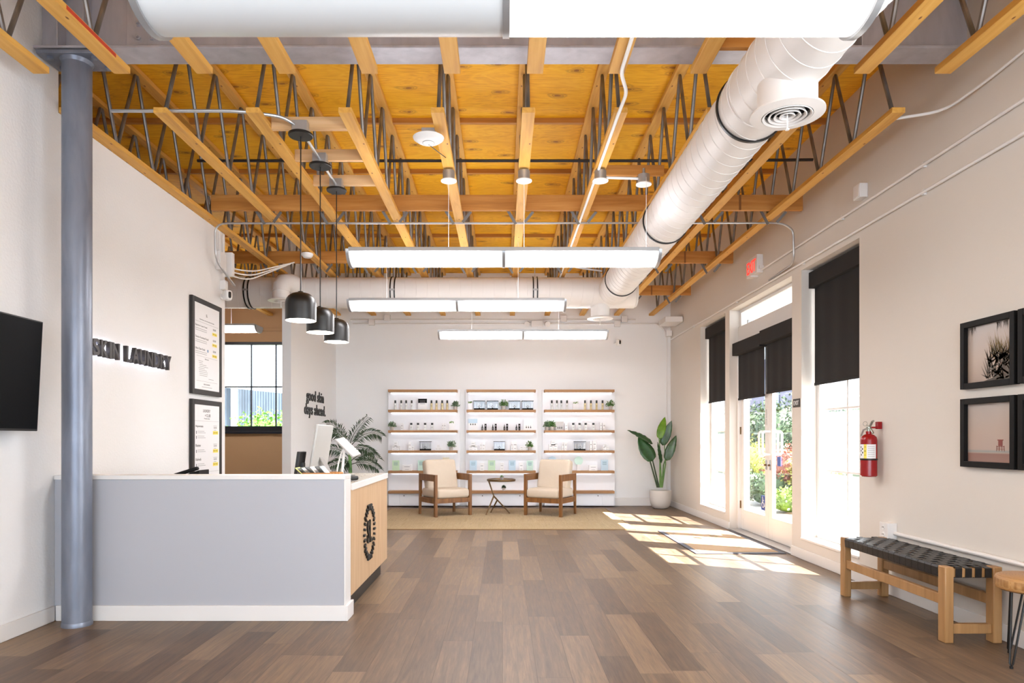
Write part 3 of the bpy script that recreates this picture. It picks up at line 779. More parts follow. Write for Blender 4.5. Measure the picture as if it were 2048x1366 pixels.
# ============================================================ conduits
def pipe(name, label, pts, r, m, cat='conduit', group=None, clips=(), rad=.05):
    """a bent pipe: corners rounded"""
    P = [Vector(p) for p in pts]; out = [P[0]]
    for i in range(1, len(P) - 1):
        a, b, c = P[i - 1], P[i], P[i + 1]
        k = min(rad, (a - b).length * .45, (c - b).length * .45)
        p0 = b + (a - b).normalized() * k; p2 = b + (c - b).normalized() * k
        for q in (0, .2, .4, .6, .8, 1): out.append(p0 * (1 - q) ** 2 + b * 2 * q * (1 - q) + p2 * q * q)
    out.append(P[-1])
    t = thing(name, label, cat, P[0], group=group)
    MB().tube([p - P[0] for p in out], r, 10).build('pipe', m, t)
    for c in clips:
        MB().box(c[0] - .012, c[0] + .012, c[1] - .012, c[1] + .012, c[2] - r - .008, c[2] + r + .008).build('clip', M_steelw if m is M_steelw else M_trim, t).location = -P[0]
    return t
zc = 3.49
pipe('conduit', 'steel conduit from the column curving over to the black pendants', [(-2.75, 4.80, 3.55), (-1.85, 4.80, 3.55), (-1.55, 4.85, 3.53), (-1.463, 4.97, 3.49), (-1.471, 5.5, 3.49), (-1.471, 6.05, 3.49)], .012, M_steelw, rad=.18)
pipe('conduit', 'thin steel conduit crossing below all joists before the far fixtures', [(-2.99, 7.62, 2.95), (-2.99, 7.12, 3.10), (-2.99, 7.09, 3.48), (2.85, 7.09, 3.484), (2.93, 7.09, 3.47), (3.03, 7.12, 3.42), (3.05, 7.14, 3.08), (3.085, 7.9, 3.075)], .011, M_steelw, rad=.12)
pipe('sprinkler_pipe', 'dark pipe crossing the joists above the ceiling sensor', [(-2.95, 6.6, 3.93), (2.0, 6.6, 3.93), (3.0, 6.6, 3.94)], .014, mat('dark_pipe', '2c2622', .5, .3), 'pipe')
pipe('conduit', 'white conduit with a kink running along the underside of a joist', [(.72, 3.0, 3.487), (.725, 4.18, 3.487), (.805, 4.42, 3.487), (.80, 4.75, 3.487), (.80, 11.2, 3.487)], .012, M_white, rad=.07)
pipe('conduit', 'short white conduit between the two right round canopies', [(.86, 5.74, 3.44), (1.16, 5.80, 3.455)], .011, M_white)
pipe('conduit', 'upper white conduit along the right wall, stopping at the exit sign', [(XR - .02, 1.0, 3.25), (XR - .02, 8.3, 3.25)], .012, M_trim, clips=[(XR - .012, y, 3.25) for y in (3.6, 5.0, 6.2)])
pipe('conduit', 'lower white conduit running the length of the right wall', [(XR - .022, 1.0, 3.05), (XR - .022, 12.45, 3.05)], .012, M_trim, clips=[(XR - .012, y, 3.05) for y in (3.6, 5.0, 7.0, 9.0, 11.0)])
pipe('conduit', 'white conduit curving up the right wall from a joist end', [(XR - .3, 4.85, 3.52), (XR - .06, 4.7, 3.50), (XR - .022, 4.2, 3.52), (XR - .022, 3.3, 3.62), (XR - .022, 2.0, 3.66)], .010, M_trim, rad=.3)
pipe('conduit', 'white conduit leaving the wall socket behind the woven bench', [(XR - .02, 5.38, .50), (XR - .02, 1.0, .50)], .015, M_trim)
pipe('conduit', 'upper white conduit across the back wall above the shelves', [(-2.8, YB - .02, Z(640, YB)), (2.45, YB - .02, Z(640, YB))], .013, M_trim)
pipe('conduit', 'lower white conduit across the back wall, turning at the corner', [(-2.75, YB - .02, Z(648, YB)), (2.85, YB - .02, Z(648, YB)), (2.95, YB - .02, Z(655, YB)), (3.0, YB - .02, Z(665, YB))], .013, M_trim)
pipe('conduit', 'thin vertical white conduit in the corner behind the potted plant', [(X(1333, YB), YB - .02, Z(668, YB)), (X(1333, YB), YB - .02, .16)], .007, M_trim)
pipe('conduit', 'short conduit beside a joist under the cross duct corner', [(.84, 8.5, 3.487), (.84, 8.82, 3.487), (1.0, 8.87, 3.46), (1.29, 8.87, 3.42)], .012, M_steelw)
# small boxes on the walls
def boxt(label, x, y, z, sx, sy, sz, name='junction_box', cat='junction box', m=None, group=None):
    t = thing(name, label, cat, (x, y, z), group=group)
    MB().box(-sx / 2, sx / 2, -sy / 2, sy / 2, -sz / 2, sz / 2).build('box', m or M_trim, t, .004)
    return t
for px, py, l in ((775, 636, 'white box on the upper back wall conduit, left end'), (744, 645, 'white box on the lower back wall conduit, left end'),
                  (1127, 638, 'white box on the back wall conduit right of the emergency lamp'), (1234, 648, 'white box on the lower conduit above the wall camera'), (1248, 639, 'white box on the upper conduit above the wall camera')):
    t = boxt(l, X(px, YB), YB - .03, Z(py, YB), .11, .06, .11)
    MB().box(-.045, .045, -.034, -.03, -.045, .045).build('cover_plate', M_trim, t, .001)
boxt('long white box in the upper right back corner over the conduit', XR - .17, 11.9, Z(643, 11.9), .30, .5, .09)
boxt('small white box below the conduit in the right back corner', XR - .08, 12.42, Z(667, 12.4), .1, .1, .1)
t = boxt('white conduit box high on the right wall, before the exit sign', XR - .035, WY(1729), Z(384, WY(1729)), .07, .11, .12)
MB().box(-.039, -.035, -.045, .045, -.05, .05).build('cover_plate', M_trim, t, .001)
# emergency light
t = thing('emergency_light', 'white emergency lamp with two heads above the right shelves', 'emergency light', (X(1074, YB), YB - .05, Z(648, YB)))
MB().box(-.11, .11, -.03, .05, -.055, .055).build('battery_box', M_trim, t, .01)
for s_ in (-1, 1):
    MB().lathe([(.0, -.09), (.05, -.09), (.045, -.02), (.02, 0)], 20, (s_ * .17, 0, .0), Matrix.Rotation(-.6 * s_, 3, 'Y') @ Matrix.Rotation(-1.2, 3, 'X')).build('lamp_head', M_trim, t)
    MB().tube([(s_ * .1, 0, 0), (s_ * .16, 0, .01)], .012, 8).build('arm', M_trim, t)
# wall cameras
def camera_thing(label, x, y, z, rz):
    t = thing('security_camera', label, 'security camera', (x, y, z), rz)
    MB().lathe([(.03, 0), (.03, .012), (.012, .02), (.012, .06)], 20, (0, .12, 0), Matrix.Rotation(math.pi / 2, 3, 'X')).build('mount', M_white, t)
    MB().cushion(0, 0, 0, .075, .10, .11, .45).build('camera_body', M_white, t)
    MB().cushion(0, -.046, 0, .034, .02, .07, .6).build('lens_cover', M_black, t)
    return t
camera_thing('small white camera on the back wall below the emergency lamp conduit', X(1235, YB), YB - .13, Z(687, YB), .35)
camera_thing('small white camera at the end of the left wall beside the poster', XL + .1, YE - .18, Z(590, YE - .2), .9)
MB().tube([(XL + .01, YE - .1, Z(606, YE)), (XL + .03, YE - .13, Z(595, YE)), (XL + .0, YE - .15, Z(580, YE)), (XL + .012, YE - .1, Z(560, YE))], .004, 6)
for (y, py, l, s_) in ((YE - .16, 524, 'upper white box at the left wall end, on the wall face', (.05, .16, .2)), (YE - .1, 571, 'small white box above the camera at the left wall end', (.06, .08, .10))):
    boxt(l, XL + s_[0] / 2, y, Z(py, y), *s_)
boxt('white panel box fixed to the end face of the left wall', XL + .02, YE + .035, Z(528, YE), .12, .07, .26)
for k, px in enumerate((436, 443)):
    pipe('conduit', ['left of two thin vertical conduits above the boxes on the left wall end', 'right of two thin vertical conduits above the boxes on the left wall end'][k],
         [(XL + .015, WY(px, XL), 3.47), (XL + .015, WY(px, XL), Z(512, WY(px, XL)))], .008, M_trim)
for k in range(3):
    pipe('cable', ['top', 'middle', 'bottom'][k] + ' of three pale cables from the left wall end into the side room', [(XL - .05, YE + .01, Z(532, YE) - .03 * k), (XL + .15 - .03 * k, YE + .4, Z(527, YE) - .05 * k), (XL + .4 - .05 * k, YE + 1.2, 3.50 - .02 * k)], .008, M_white, 'cable', rad=.25)
# smoke detector, ceiling sensor
t = thing('smoke_detector', 'small round white smoke detector under a joist left of the pendants', 'smoke detector', (-2.37, 8.29, 3.44))
MB().lathe([(0, 0), (.045, .0), (.062, .018), (.07, .03), (.07, .05), (.0, .058)], 28).build('body', M_white, t)
MB().lathe([(.05, .008), (.054, .014), (.056, .012)], 28).build('vent_ring', M_lightbody, t)
t = thing('ceiling_sensor', 'wide white round wifi dome fixed beside a joist', 'access point', (-.545, 5.03, 3.42))
MB().lathe([(0, 0), (.04, .0), (.042, .004), (.08, .012), (.112, .034), (.115, .042), (.10, .05), (0, .052)], 40).build('dome', M_white, t)
MB().lathe([(.042, .002), (.045, .0015), (.045, .006)], 40).build('inner_ring', M_lightbody, t)
MB().box(-.05, .06, -.02, .02, .053, .11).build('bracket', M_steelw, t, .002)
MB().tube([(0, .02, .0), (.06, .3, .05), (.09, .45, .08)], .003, 6).build('cable', M_black, t)
# exit sign over the doors
ye0, ye1 = 8.12, 8.47
t = thing('exit_sign', 'white box exit sign with red letters high above the doors', 'exit sign', (XR, (ye0 + ye1) / 2, 3.32))
MB().box(-.075, -.0, -.175, .175, -.10, .12).build('housing', M_trim, t, .006)
MB().box(-.095, -.0, -.02, .02, -.12, -.10).build('lower_lens', M_trim, t)
M_red = emis('sign_red', 'e8342a', .7)
text('lettering', 'EXIT', M_red, t, (-.0755, .15, -.065), (0, -1, 0), (0, 0, 1), .29, .145, .003, bold=.012)
MB().box(-.05, 0, -.2, -.176, -.06, -.02).build('conduit_fitting', M_trim, t)
t = thing('exit_plaque', 'small black plaque reading EXIT between doors and window', 'sign', (XR, WY(1593.6), Z(806, WY(1593.6))))
MB().box(-.006, 0, -.085, .085, -.045, .045).build('plate', mat('plaque_dark', '3a3632', .5), t, .002)
text('lettering', 'EXIT', M_white, t, (-.006, .06, -.022), (0, -1, 0), (0, 0, 1), .12, .045, .002)
# wall socket behind the bench
t = thing('wall_socket', 'white surface mounted wall socket above the far end of the bench', 'socket', (XR, 5.42, .515))
MB().box(-.075, 0, -.06, .06, -.065, .065).build('box', M_trim, t, .005)
for dz in (-.028, .028):
    MB().lathe([(0, 0), (.019, 0), (.019, .004), (0, .004)], 20, (-.076, .0, dz), Matrix.Rotation(-math.pi / 2, 3, 'Y')).build('outlet', M_white, t)
    MB().box(-.082, -.08, -.009, -.006, dz - .005, dz + .006).box(-.082, -.08, .006, .009, dz - .005, dz + .006).build('slot', M_black, t)
MB().box(-.05, -.02, .06, .064, -.02, .02).build('knockout', M_steelw, t)
# ============================================================ left wall: sign, television, posters
M_letter = mat('dark_bronze_letter', '322e2c', .45, .2)
M_halo = emis('letter_led', 'e6e8ff', 9.0)
t = thing('wall_sign', 'dark raised letters with white glow reading SKIN LAUNDRY', 'wall sign', (XL, 5.04, 1.865))
def glyph_run(s, y0, y1, z0, z1, x, depth, m, parent, gap=.22, name='letter', led=True, sp=.5):
    wid = {'I': .42, 'L': .85, ' ': .75, 'U': 1.05, 'N': 1.08, 'A': 1.08, 'D': 1.05, 'R': 1.0, 'Y': 1.02, 'K': 1.04, 'S': .98}
    tot = sum(wid.get(c, 1) for c in s) + sp * 0; k = (y1 - y0) / tot; y = y0
    for c in s:
        wd = wid.get(c, 1) * k
        if c != ' ':
            text(name, c, m, parent, (x + depth, y, z0), (0, 1, 0), (0, 0, 1), wd * .84, z1 - z0, -depth + .016, bold=.028)
            if led: text('glow_strip', c, M_halo, parent, (x + .014, y + .006, z0 + .006), (0, 1, 0), (0, 0, 1), wd * .80 - .012, z1 - z0 - .012, .001, bold=-.012)
        y += wd
glyph_run('SKIN LAUNDRY', 0, 1.21, 0, .128, 0, .048, M_letter, t)
t = thing('television', 'black flat television on the left wall, cut off by the picture edge', 'television', (XL, 3.75, 1.30))
tl = Matrix.Rotation(math.radians(3), 4, 'Y')
MB().box(.11, .135, -.56, .56, 0, .69, tl).build('bezel', M_black, t, .004); BZ = bpy.data.objects['bezel']
MB().box(.1352, .136, -.552, .552, .014, .682, tl).build('screen', mat('tv_screen', '0c0d0f', .5, spec=.06), BZ)
MB().box(.002, .11, -.15, .15, .25, .5).build('wall_bracket', M_black, t)
M_poster = mat('poster_paper', 'edeef0', .5, var=.005)
M_ink = mat('poster_ink', '4a4a4c', .6); M_inkl = mat('poster_ink_light', '9a9a9e', .6); M_yel = mat('poster_yellow', 'f2df5c', .6)
M_pframe = mat('poster_frame_dark', '242120', .45)
def poster(label, y0, y1, z0, z1):
    t = thing('framed_poster', label, 'poster', (XL, y0, z0), group=None); W, H = y1 - y0, z1 - z0; fw = .05
    f = MB(); f.box(.002, .035, 0, fw, 0, H).box(.002, .035, W - fw, W, 0, H).box(.002, .035, fw, W - fw, 0, fw).box(.002, .035, fw, W - fw, H - fw, H)
    f.build('frame', M_pframe, t, .002)
    MB().box(.006, .027, fw, W - fw, fw, H - fw).build('sheet', M_poster, t)
    def T(s, y, z, w_, h, m=M_ink, b=0.0): text('lettering', s, m, t, (.0275, y, z), (0, 1, 0), (0, 0, 1), w_, h, .0006, bold=b)
    def Lb(y, z, w_, h=.004, m=M_inkl): MB().box(.0271, .0278, y, y + w_, z, z + h).build('text_line', m, t)
    def Yb(y, z, w_, h, s=None):
        MB().box(.0271, .0279, y, y + w_, z, z + h).build('price_block', M_yel, t)
        if s: text('lettering', s, M_ink, t, (.028, y + w_ * .12, z + h * .3), (0, 1, 0), (0, 0, 1), w_ * .76, h * .4, .0004)
    return t, T, Lb, Yb, W, H
P1 = (WY(385.2, XL + .035), WY(443.9, XL + .035))
t, T, Lb, Yb, W, H = poster('taller framed price poster, upper of two beside the opening', P1[0], P1[1], 1.69, 2.655)
T('SL', W * .46, H - .165, .035, .028); T('Experience our most advanced facials', W * .25, H - .215, .34, .014)
Lb(.08, H - .235, W - .16, .002)
for i, (s, w_) in enumerate((('Signature Laser Facial', .27), ('Thermo Fractional Facial', .30), ('Ultra Clear Facial', .22))):
    z = H - .285 - i * .115
    T(s, .075, z, w_, .020); 
    for k in range(2): Lb(.08, z - .022 - .018 * k, .26, .004)
    T('$200', W - .21, z + .004, .07, .022); Yb(W - .225, z - .046, .11, .030, '$100')
MB().lathe([(0, 0), (.016, 0), (.016, .001)], 16, (.0272, W * .52, H - .51), Matrix.Rotation(math.pi / 2, 3, 'Y')).build('badge', mat('badge_blue', '7ea0c4', .5), t)
bxl = MB(); 
for a in ((.12, .125, .30, .302), ): pass
Lb(.10, H - .58, W - .2, .002); Lb(.10, H - .83, W - .2, .002)
T('Skincare', W * .42, H - .605, .09, .012)
for k, (y, w_) in enumerate(((.15, .1), (.16, .08), (.17, .16), (.17, .2), (.15, .14), (.16, .18), (.16, .2), (.17, .19), (.17, .18))): Lb(y, H - .63 - .018 * k, w_, .004)
Lb(W * .55, H - .80, .12); T('SKIN LAUNDRY', W * .38, H - .865, .15, .013); Lb(W * .32, H - .888, .24)
t, T, Lb, Yb, W, H = poster('lower framed membership poster, partly behind the desk', P1[0], P1[1], .66, 1.637)
T('LAUNDRY', W * .36, H - .125, .17, .030); T('+ CLUB', W * .42, H - .172, .13, .030); T('Memberships', W * .40, H - .197, .13, .014)
Lb(.06, H - .215, W - .12, .002)
for s, z, w_, n in (('Rejuvenate', H - .285, .17, 2), ('Renew', H - .475, .11, 1), ('Refresh', H - .615, .12, 1)):
    T(s, .085, z, w_, .028)
    for k in range(n):
        MB().box(.0271, .0278, .095, .107, z - .06 - .05 * k, z - .03 - .05 * k).build('icon', M_ink, t)
        Lb(.13, z - .035 - .05 * k, .15); Lb(.13, z - .052 - .05 * k, .18)
    T('$100', W - .19, z - .005, .07, .018); Lb(W - .2, z + .022, .09); Lb(W - .19, z - .022, .06); Yb(W - .21, z - .066, .125, .036, '$150')
Lb(.06, H - .735, W - .12, .002); T('Member Perks', .16, H - .80, .26, .028); Lb(.45, H - .79, .01, .02, M_yel)
# slogan on the partition wall
t = thing('wall_slogan', 'black raised letters reading good skin days ahead.', 'wall lettering', (XL, 10.5, 1.55))
text('lettering', 'good skin', M_black, t, (0.002, WY(612, XL) - 10.5, Z(809, 10.9) - 1.55), (0, 1, 0), (0, 0, 1), WY(646.5, XL) - WY(612, XL), .23, .012, bold=.012)
text('lettering', 'days ahead.', M_black, t, (0.002, WY(607.8, XL) - 10.5, Z(836.5, 10.9) - 1.55), (0, 1, 0), (0, 0, 1), WY(650, XL) - WY(607.8, XL), .23, .012, bold=.012)

# ============================================================ reception desk
t = thing('reception_desk', 'white reception desk with pale wood end and marble counter', 'reception desk', (-1.07, 4.675, 0))
ox = lambda x: x + 1.07
KX = -1.086
MB().box(ox(XL + .002), ox(KX), 0, .155, 0, .965).build('front_panel', M_deskw, t, .002)
MB().box(ox(XL + .002), ox(KX + .012), -.008, .163, .965, .995).build('top_cap', M_trim, t, .003)
MB().box(ox(KX), ox(KX + .012), -.002, .157, .0, .965).build('end_trim', M_trim, t, .002)
MB().box(ox(XL + .02), ox(KX + .014), -.016, 0, 0, .105).box(ox(KX + .0122), ox(KX + .030), -.016, .172, 0, .105).build('base_board', M_trim, t, .003)
def _marble():
    m, tt, b = newmat('marble_top'); v = coords(tt); n = noise(tt, v, 3, 6, 2.5)
    tt.links.new(ramp(tt, n, [(.40, 'd9cfc6'), (.49, 'e6ded6'), (.5, '9c8468'), (.515, 'e2dad2'), (.7, 'ebe6e0')]), b.inputs['Base Color'])
    b.inputs['Roughness'].default_value = .12; return m
M_marble = _marble()
MB().box(ox(-1.75), ox(-1.068), .158, 1.66, .884, .925).box(ox(XL + .16), ox(-1.752), .158, .80, .884, .925).build('counter_top', M_marble, t, .002)
MB().box(ox(-1.0681), ox(-1.062), .158, 1.66, .880, .927).build('counter_edge', M_trim, t, .001)
MB().box(ox(-1.09), ox(-1.07), .158, 1.655, .135, .8835).build('wood_end_panel', M_deskwood, t, .002)
MB().box(ox(-1.75), ox(-1.09), 1.63, 1.65, .135, .8835).build('rear_panel', M_deskwood, t, .002)
MB().box(ox(-1.70), ox(-1.12), .16, 1.60, 0, .134).build('plinth', M_black, t)
# the round emblem on the wood end
em = thing('round_emblem', 'black round emblem of radiating bars around SL on the wood desk end', 'emblem', (-1.07, 5.46, .50))
for k in range(30):
    a = 2 * math.pi * k / 30
    if k in (29,) : pass
    r0, r1 = .175 + (.006 if k % 2 else 0), .222 + (.008 if k % 3 == 0 else 0)
    y0, z0 = math.cos(a) * r0, math.sin(a) * r0; y1, z1 = math.cos(a) * r1, math.sin(a) * r1
    MB().bar((.009, y0, z0), (.009, y1, z1), .019, .016, (1, 0, 0)).build('ray_bar', M_black, em, .003)
text('letter', 'S', M_black, em, (.0, -.09, -.085), (0, 1, 0), (0, 0, 1), .085, .18, .012, bold=.03)
text('letter', 'L', M_black, em, (.0, .012, -.085), (0, 1, 0), (0, 0, 1), .07, .18, .012, bold=.03)
MB().box(0, .014, .09, .125, -.085, -.065).build('full_stop', M_black, em)
# ---- things on the counter (z .925) and ledge (z .995)
CZ = .925
bk = thing('wicker_basket', 'low wicker tray of brochures behind the desk front', 'basket', (X(646, 5.15), 5.15, CZ))
M_wick = mat('wicker', 'b9824a', .8, var=.25, scale=60, bmp=.6, bscale=150)
mb = MB()
for k in range(5):
    z = .008 + .013 * k; wv = [(.135 + .004 * (j % 2)) for j in range(8)]
    pts = []
    for j in range(41):
        a = 2 * math.pi * j / 40; sg = lambda v: math.copysign(abs(v) ** .45, v); q = .003 * (1 if (j + k) % 2 else -1)
        pts.append(((.135 + q) * sg(math.cos(a)), (.085 + q) * sg(math.sin(a)), z))
    mb.tube(pts, .0075, 6, cap=False)
mb.box(-.13, .13, -.08, .08, .001, .008).build('woven_body', M_wick, bk)
cols = [('e8e98a', 'yellow topped'), ('5a665e', 'grey green'), ('4a4e50', 'dark grey'), ('e9e9e6', 'white'), ('3c4446', 'charcoal'), ('b9c8cf', 'pale blue')]
for i, (c, l) in enumerate(cols):
    x = X(628 + i * 9, 5.15) ; y = 5.15
    br = thing('brochure', l + ' brochure leaning in the wicker tray', 'brochure', (x - .03, y, CZ + .012), group='brochures leaning in the wicker tray')
    Mr = Matrix.Rotation(math.radians(-48 + i * 1.5), 4, 'Y')
    cv_ = MB().box(0, .006, -.055, .055, 0, .13, Mr).build('cover', mat('brochure_' + str(i), c, .5), br, .001)
    MB().box(.0061, .0068, -.05, .05, .02, .12, Mr).build('printed_panel', M_poster if i % 2 else mat('brochure_print', '39403d', .5), cv_)
t = thing('payment_tablet', 'white tablet tilted on a curved white stand at the desk end', 'tablet', (X(686, 5.5), 5.5, CZ))
zt = lambda py: Z(py, 5.5) - CZ; xt = lambda px: X(px, 5.5) - X(686, 5.5)
MB().lathe([(0, 0), (.08, 0), (.08, .008), (0, .012)], 32).build('base', M_white, t)
a0 = Vector((0, 0, .01)); a1 = Vector((xt(690), .02, zt(897)))
MB().tube([(-.01, 0, .01), (-.004, .02, zt(925)), (.0, .03, zt(905)), (.012, .02, zt(896))], .011, 10).build('stand_arm', M_white, t)
MB().tube([(-.055, 0, .01), (-.04, .02, zt(925)), (-.02, .03, zt(905)), (.0, .02, zt(897))], .006, 8).build('charging_cable', M_white, t)
c0 = Vector((xt(678), 0, zt(877))); c1 = Vector((xt(714), 0, zt(912)))
d_ = (c1 - c0).normalized(); nrm = Vector((d_.z, 0, -d_.x))
if nrm.z < 0: nrm = -nrm
sb = MB(); ext = .105
R4 = Matrix((( d_.x, 0, nrm.x, (c0.x + c1.x) / 2), (d_.y, 1, nrm.y, 0), (d_.z, 0, nrm.z, (c0.z + c1.z) / 2), (0, 0, 0, 1)))
L_ = (c1 - c0).length / 2
R4 = R4 @ Matrix.Rotation(math.radians(7), 4, 'X')
tc_ = MB().box(-L_, L_, -ext, ext, -.008, .008, R4).build('tablet_case', mat('tablet_white', 'a3a19f', .4), t, .006)
MB().box(-L_ + .014, L_ - .014, -ext + .01, ext - .01, -.0095, -.0082, R4).build('screen', mat('tablet_screen', '9c9894', .25), tc_)
t = thing('card_reader', 'small black card reader on the marble counter', 'card reader', (X(704, 5.22), 5.22, CZ), .5)
rb_ = MB().cushion(0, 0, .022, .075, .13, .035, .35).build('body', M_black, t)
MB().box(-.022, .022, -.01, .045, .037, .042).build('screen', mat('reader_screen', '33383c', .2), rb_)
t = thing('desktop_computer', 'white desktop computer seen from behind, leaning at the desk', 'computer', (X(634, 5.7), 5.7, CZ))
Mc = Matrix.Rotation(math.radians(90), 4, 'Z') @ Matrix.Rotation(math.radians(9), 4, 'X')
pc_ = MB().box(-.25, .25, -.01, .01, .05, .44, Mc).build('case', mat('silver_white', 'b2b3b1', .4, .1), t, .006)
MB().box(-.24, .24, .0102, .011, .1, .43, Mc).build('screen', M_black, pc_)
Mf = Matrix.Rotation(math.radians(90), 4, 'Z')
MB().add([Mf @ Vector(p) for p in ((-.07, -.13, .0), (.07, -.13, 0), (.05, -.02, .2), (-.05, -.02, .2), (-.07, -.122, .0), (.07, -.122, 0), (.05, -.012, .2), (-.05, -.012, .2))], [(0, 1, 2, 3), (7, 6, 5, 4), (0, 4, 5, 1), (1, 5, 6, 2), (2, 6, 7, 3), (3, 7, 4, 0)]).box(-.07, .07, -.13, .04, 0, .006, Mf).build('stand', mat('grey_alu', '8b8884', .35, .6), t, .001)
t = thing('payment_terminal', 'black upright terminal edge on at the desk, left of the basket', 'terminal', (X(596, 5.4), 5.4, CZ))
MB().box(-.012, .012, -.09, .09, .0, .22, Matrix.Rotation(math.radians(8), 4, 'Y')).build('display', M_black, t, .004)
MB().box(.01, .05, -.03, .03, .07, .13).build('rear_bracket', M_black, t, .004)
MB().box(-.06, .06, -.07, .07, 0, .012).build('foot', M_black, t, .003)
t = thing('desk_phone', 'dark desk phone edge just above the white desk top on the left', 'phone', (X(374, 4.95), 4.98, CZ))
MB().add([(-.09, -.08, 0), (.11, -.08, 0), (.11, .09, 0), (-.09, .09, 0), (-.09, -.08, .03), (.11, -.08, .095), (.11, .09, .095), (-.09, .09, .03)], [(3, 2, 1, 0), (4, 5, 6, 7), (0, 1, 5, 4), (1, 2, 6, 5), (2, 3, 7, 6), (3, 0, 4, 7)]).build('base', M_frame, t, .006)
MB().bar((-.08, -.05, .055), (.09, -.05, .108), .04, .025).build('handset', M_frame, t, .008)

# ============================================================ lounge chairs
def lounge_chair(label, loc, rz):
    t = thing('lounge_chair', label, 'armchair', loc, rz, group=None)
    W, D = .66, .60; hw, hd = W / 2, D / 2
    for sx in (-1, 1):
        MB().add([(sx * hw - sx * .045, -hd, .0), (sx * hw, -hd, 0), (sx * hw, -hd + .05, 0), (sx * hw - sx * .045, -hd + .05, 0), (sx * hw - sx * .045, -hd, .66), (sx * hw, -hd, .66), (sx * hw, -hd + .055, .66), (sx * hw - sx * .045, -hd + .055, .66)],
                 [(3, 2, 1, 0), (4, 5, 6, 7), (0, 1, 5, 4), (1, 2, 6, 5), (2, 3, 7, 6), (3, 0, 4, 7)]).build('leg', M_teak, t, .003)
        MB().add([(sx * hw - sx * .035, hd - .03, .0), (sx * hw, hd - .03, 0), (sx * hw, hd, 0), (sx * hw - sx * .035, hd, 0), (sx * hw - sx * .04, hd - .06, .66), (sx * hw, hd - .06, .66), (sx * hw, hd, .66), (sx * hw - sx * .04, hd, .66)],
                 [(3, 2, 1, 0), (4, 5, 6, 7), (0, 1, 5, 4), (1, 2, 6, 5), (2, 3, 7, 6), (3, 0, 4, 7)]).build('leg', M_teak, t, .003)
        MB().box(min(sx * hw, sx * (hw - .032)), max(sx * hw, sx * (hw - .032)), -hd + .055, hd - .05, .555, .66).build('armrest', M_teak, t, .004)
        MB().box(min(sx * (hw - .004), sx * (hw - .03)), max(sx * (hw - .004), sx * (hw - .03)), -hd + .05, hd - .03, .205, .285).build('side_rail', M_teak, t, .003)
    MB().box(-hw + .045, hw - .045, -hd + .005, -hd + .033, .21, .285).build('front_rail', M_teak, t, .003)
    MB().box(-hw + .04, hw - .04, hd - .035, hd - .008, .21, .285).build('rear_rail', M_teak, t, .003)
    MB().box(-hw + .04, hw - .04, hd - .045, hd - .02, .555, .66).build('back_rail', M_teak, t, .004)
    MB().cushion(0, -.01, .357, W - .075, D + .0, .155, .16).build('seat_cushion', M_cush, t)
    Mb = Matrix.Translation((0, hd - .10, .63)) @ Matrix.Rotation(math.radians(-14), 4, 'X')
    MB().cushion(0, 0, .02, W - .10, .50, .17, .16, M=Mb @ Matrix.Rotation(math.pi / 2, 4, 'X')).build('back_cushion', M_cush, t)
    return t
cl = lounge_chair('wooden armchair with cream cushions left of the small bronze table', (-.93, 11.07, .012), math.radians(32))
dup(cl, (.775, 11.07, .012), math.radians(-29), 'wooden armchair with cream cushions right of the small bronze table')
dup(cl, (-3.95, 9.4, 0), math.radians(95), 'cream cushioned chair corner glimpsed through the opening to the side room')
# side table
t = thing('side_table', 'small round bronze side table on angled tripod legs', 'side table', (-.02, 11.15, .012))
MB().lathe([(0, .535), (.225, .535), (.236, .545), (.236, .568), (.228, .570), (.222, .558), (0, .556)], 44).build('table_top', M_brass, t)
tp = lambda px, y: X(px, y) + .02
J = (tp(987, 11.15), 0, .012 + .25)
for a, b, nm in (((-.205, 0, .54), (tp(987.5, 11.15), 0, .29), 'arm'), ((tp(987.5, 11.15), 0, .29), (tp(1019, 11.2), .06, .006), 'leg'),
                 ((tp(987.5, 11.15), 0, .29), (tp(973, 11.05), -.14, .006), 'leg'), ((tp(994, 11.15), .02, .215), (tp(981.5, 11.3), .2, .006), 'leg')):
    MB().tube([a, b], .011, 8, radii=[.013, .009]).build(nm, M_brass, t)
for px, y, dy in ((1019, 11.2, .06), (973, 11.05, -.14), (981.5, 11.3, .2)):
    MB().lathe([(0, 0), (.018, 0), (.014, .01), (0, .012)], 14, (tp(px, y), dy, 0)).build('foot_pad', M_brass, t)
M_potg = mat('grey_ceramic', '9a938e', .6, bmp=.1)
t = thing('succulent_pot', 'tiny grey pot with a succulent on the bronze side table', 'plant pot', (-.01, 11.1, .012 + .558))
MB().lathe([(0, 0), (.026, 0), (.033, .05), (.029, .05), (.025, .04), (0, .04)], 20).build('pot', M_potg, t)
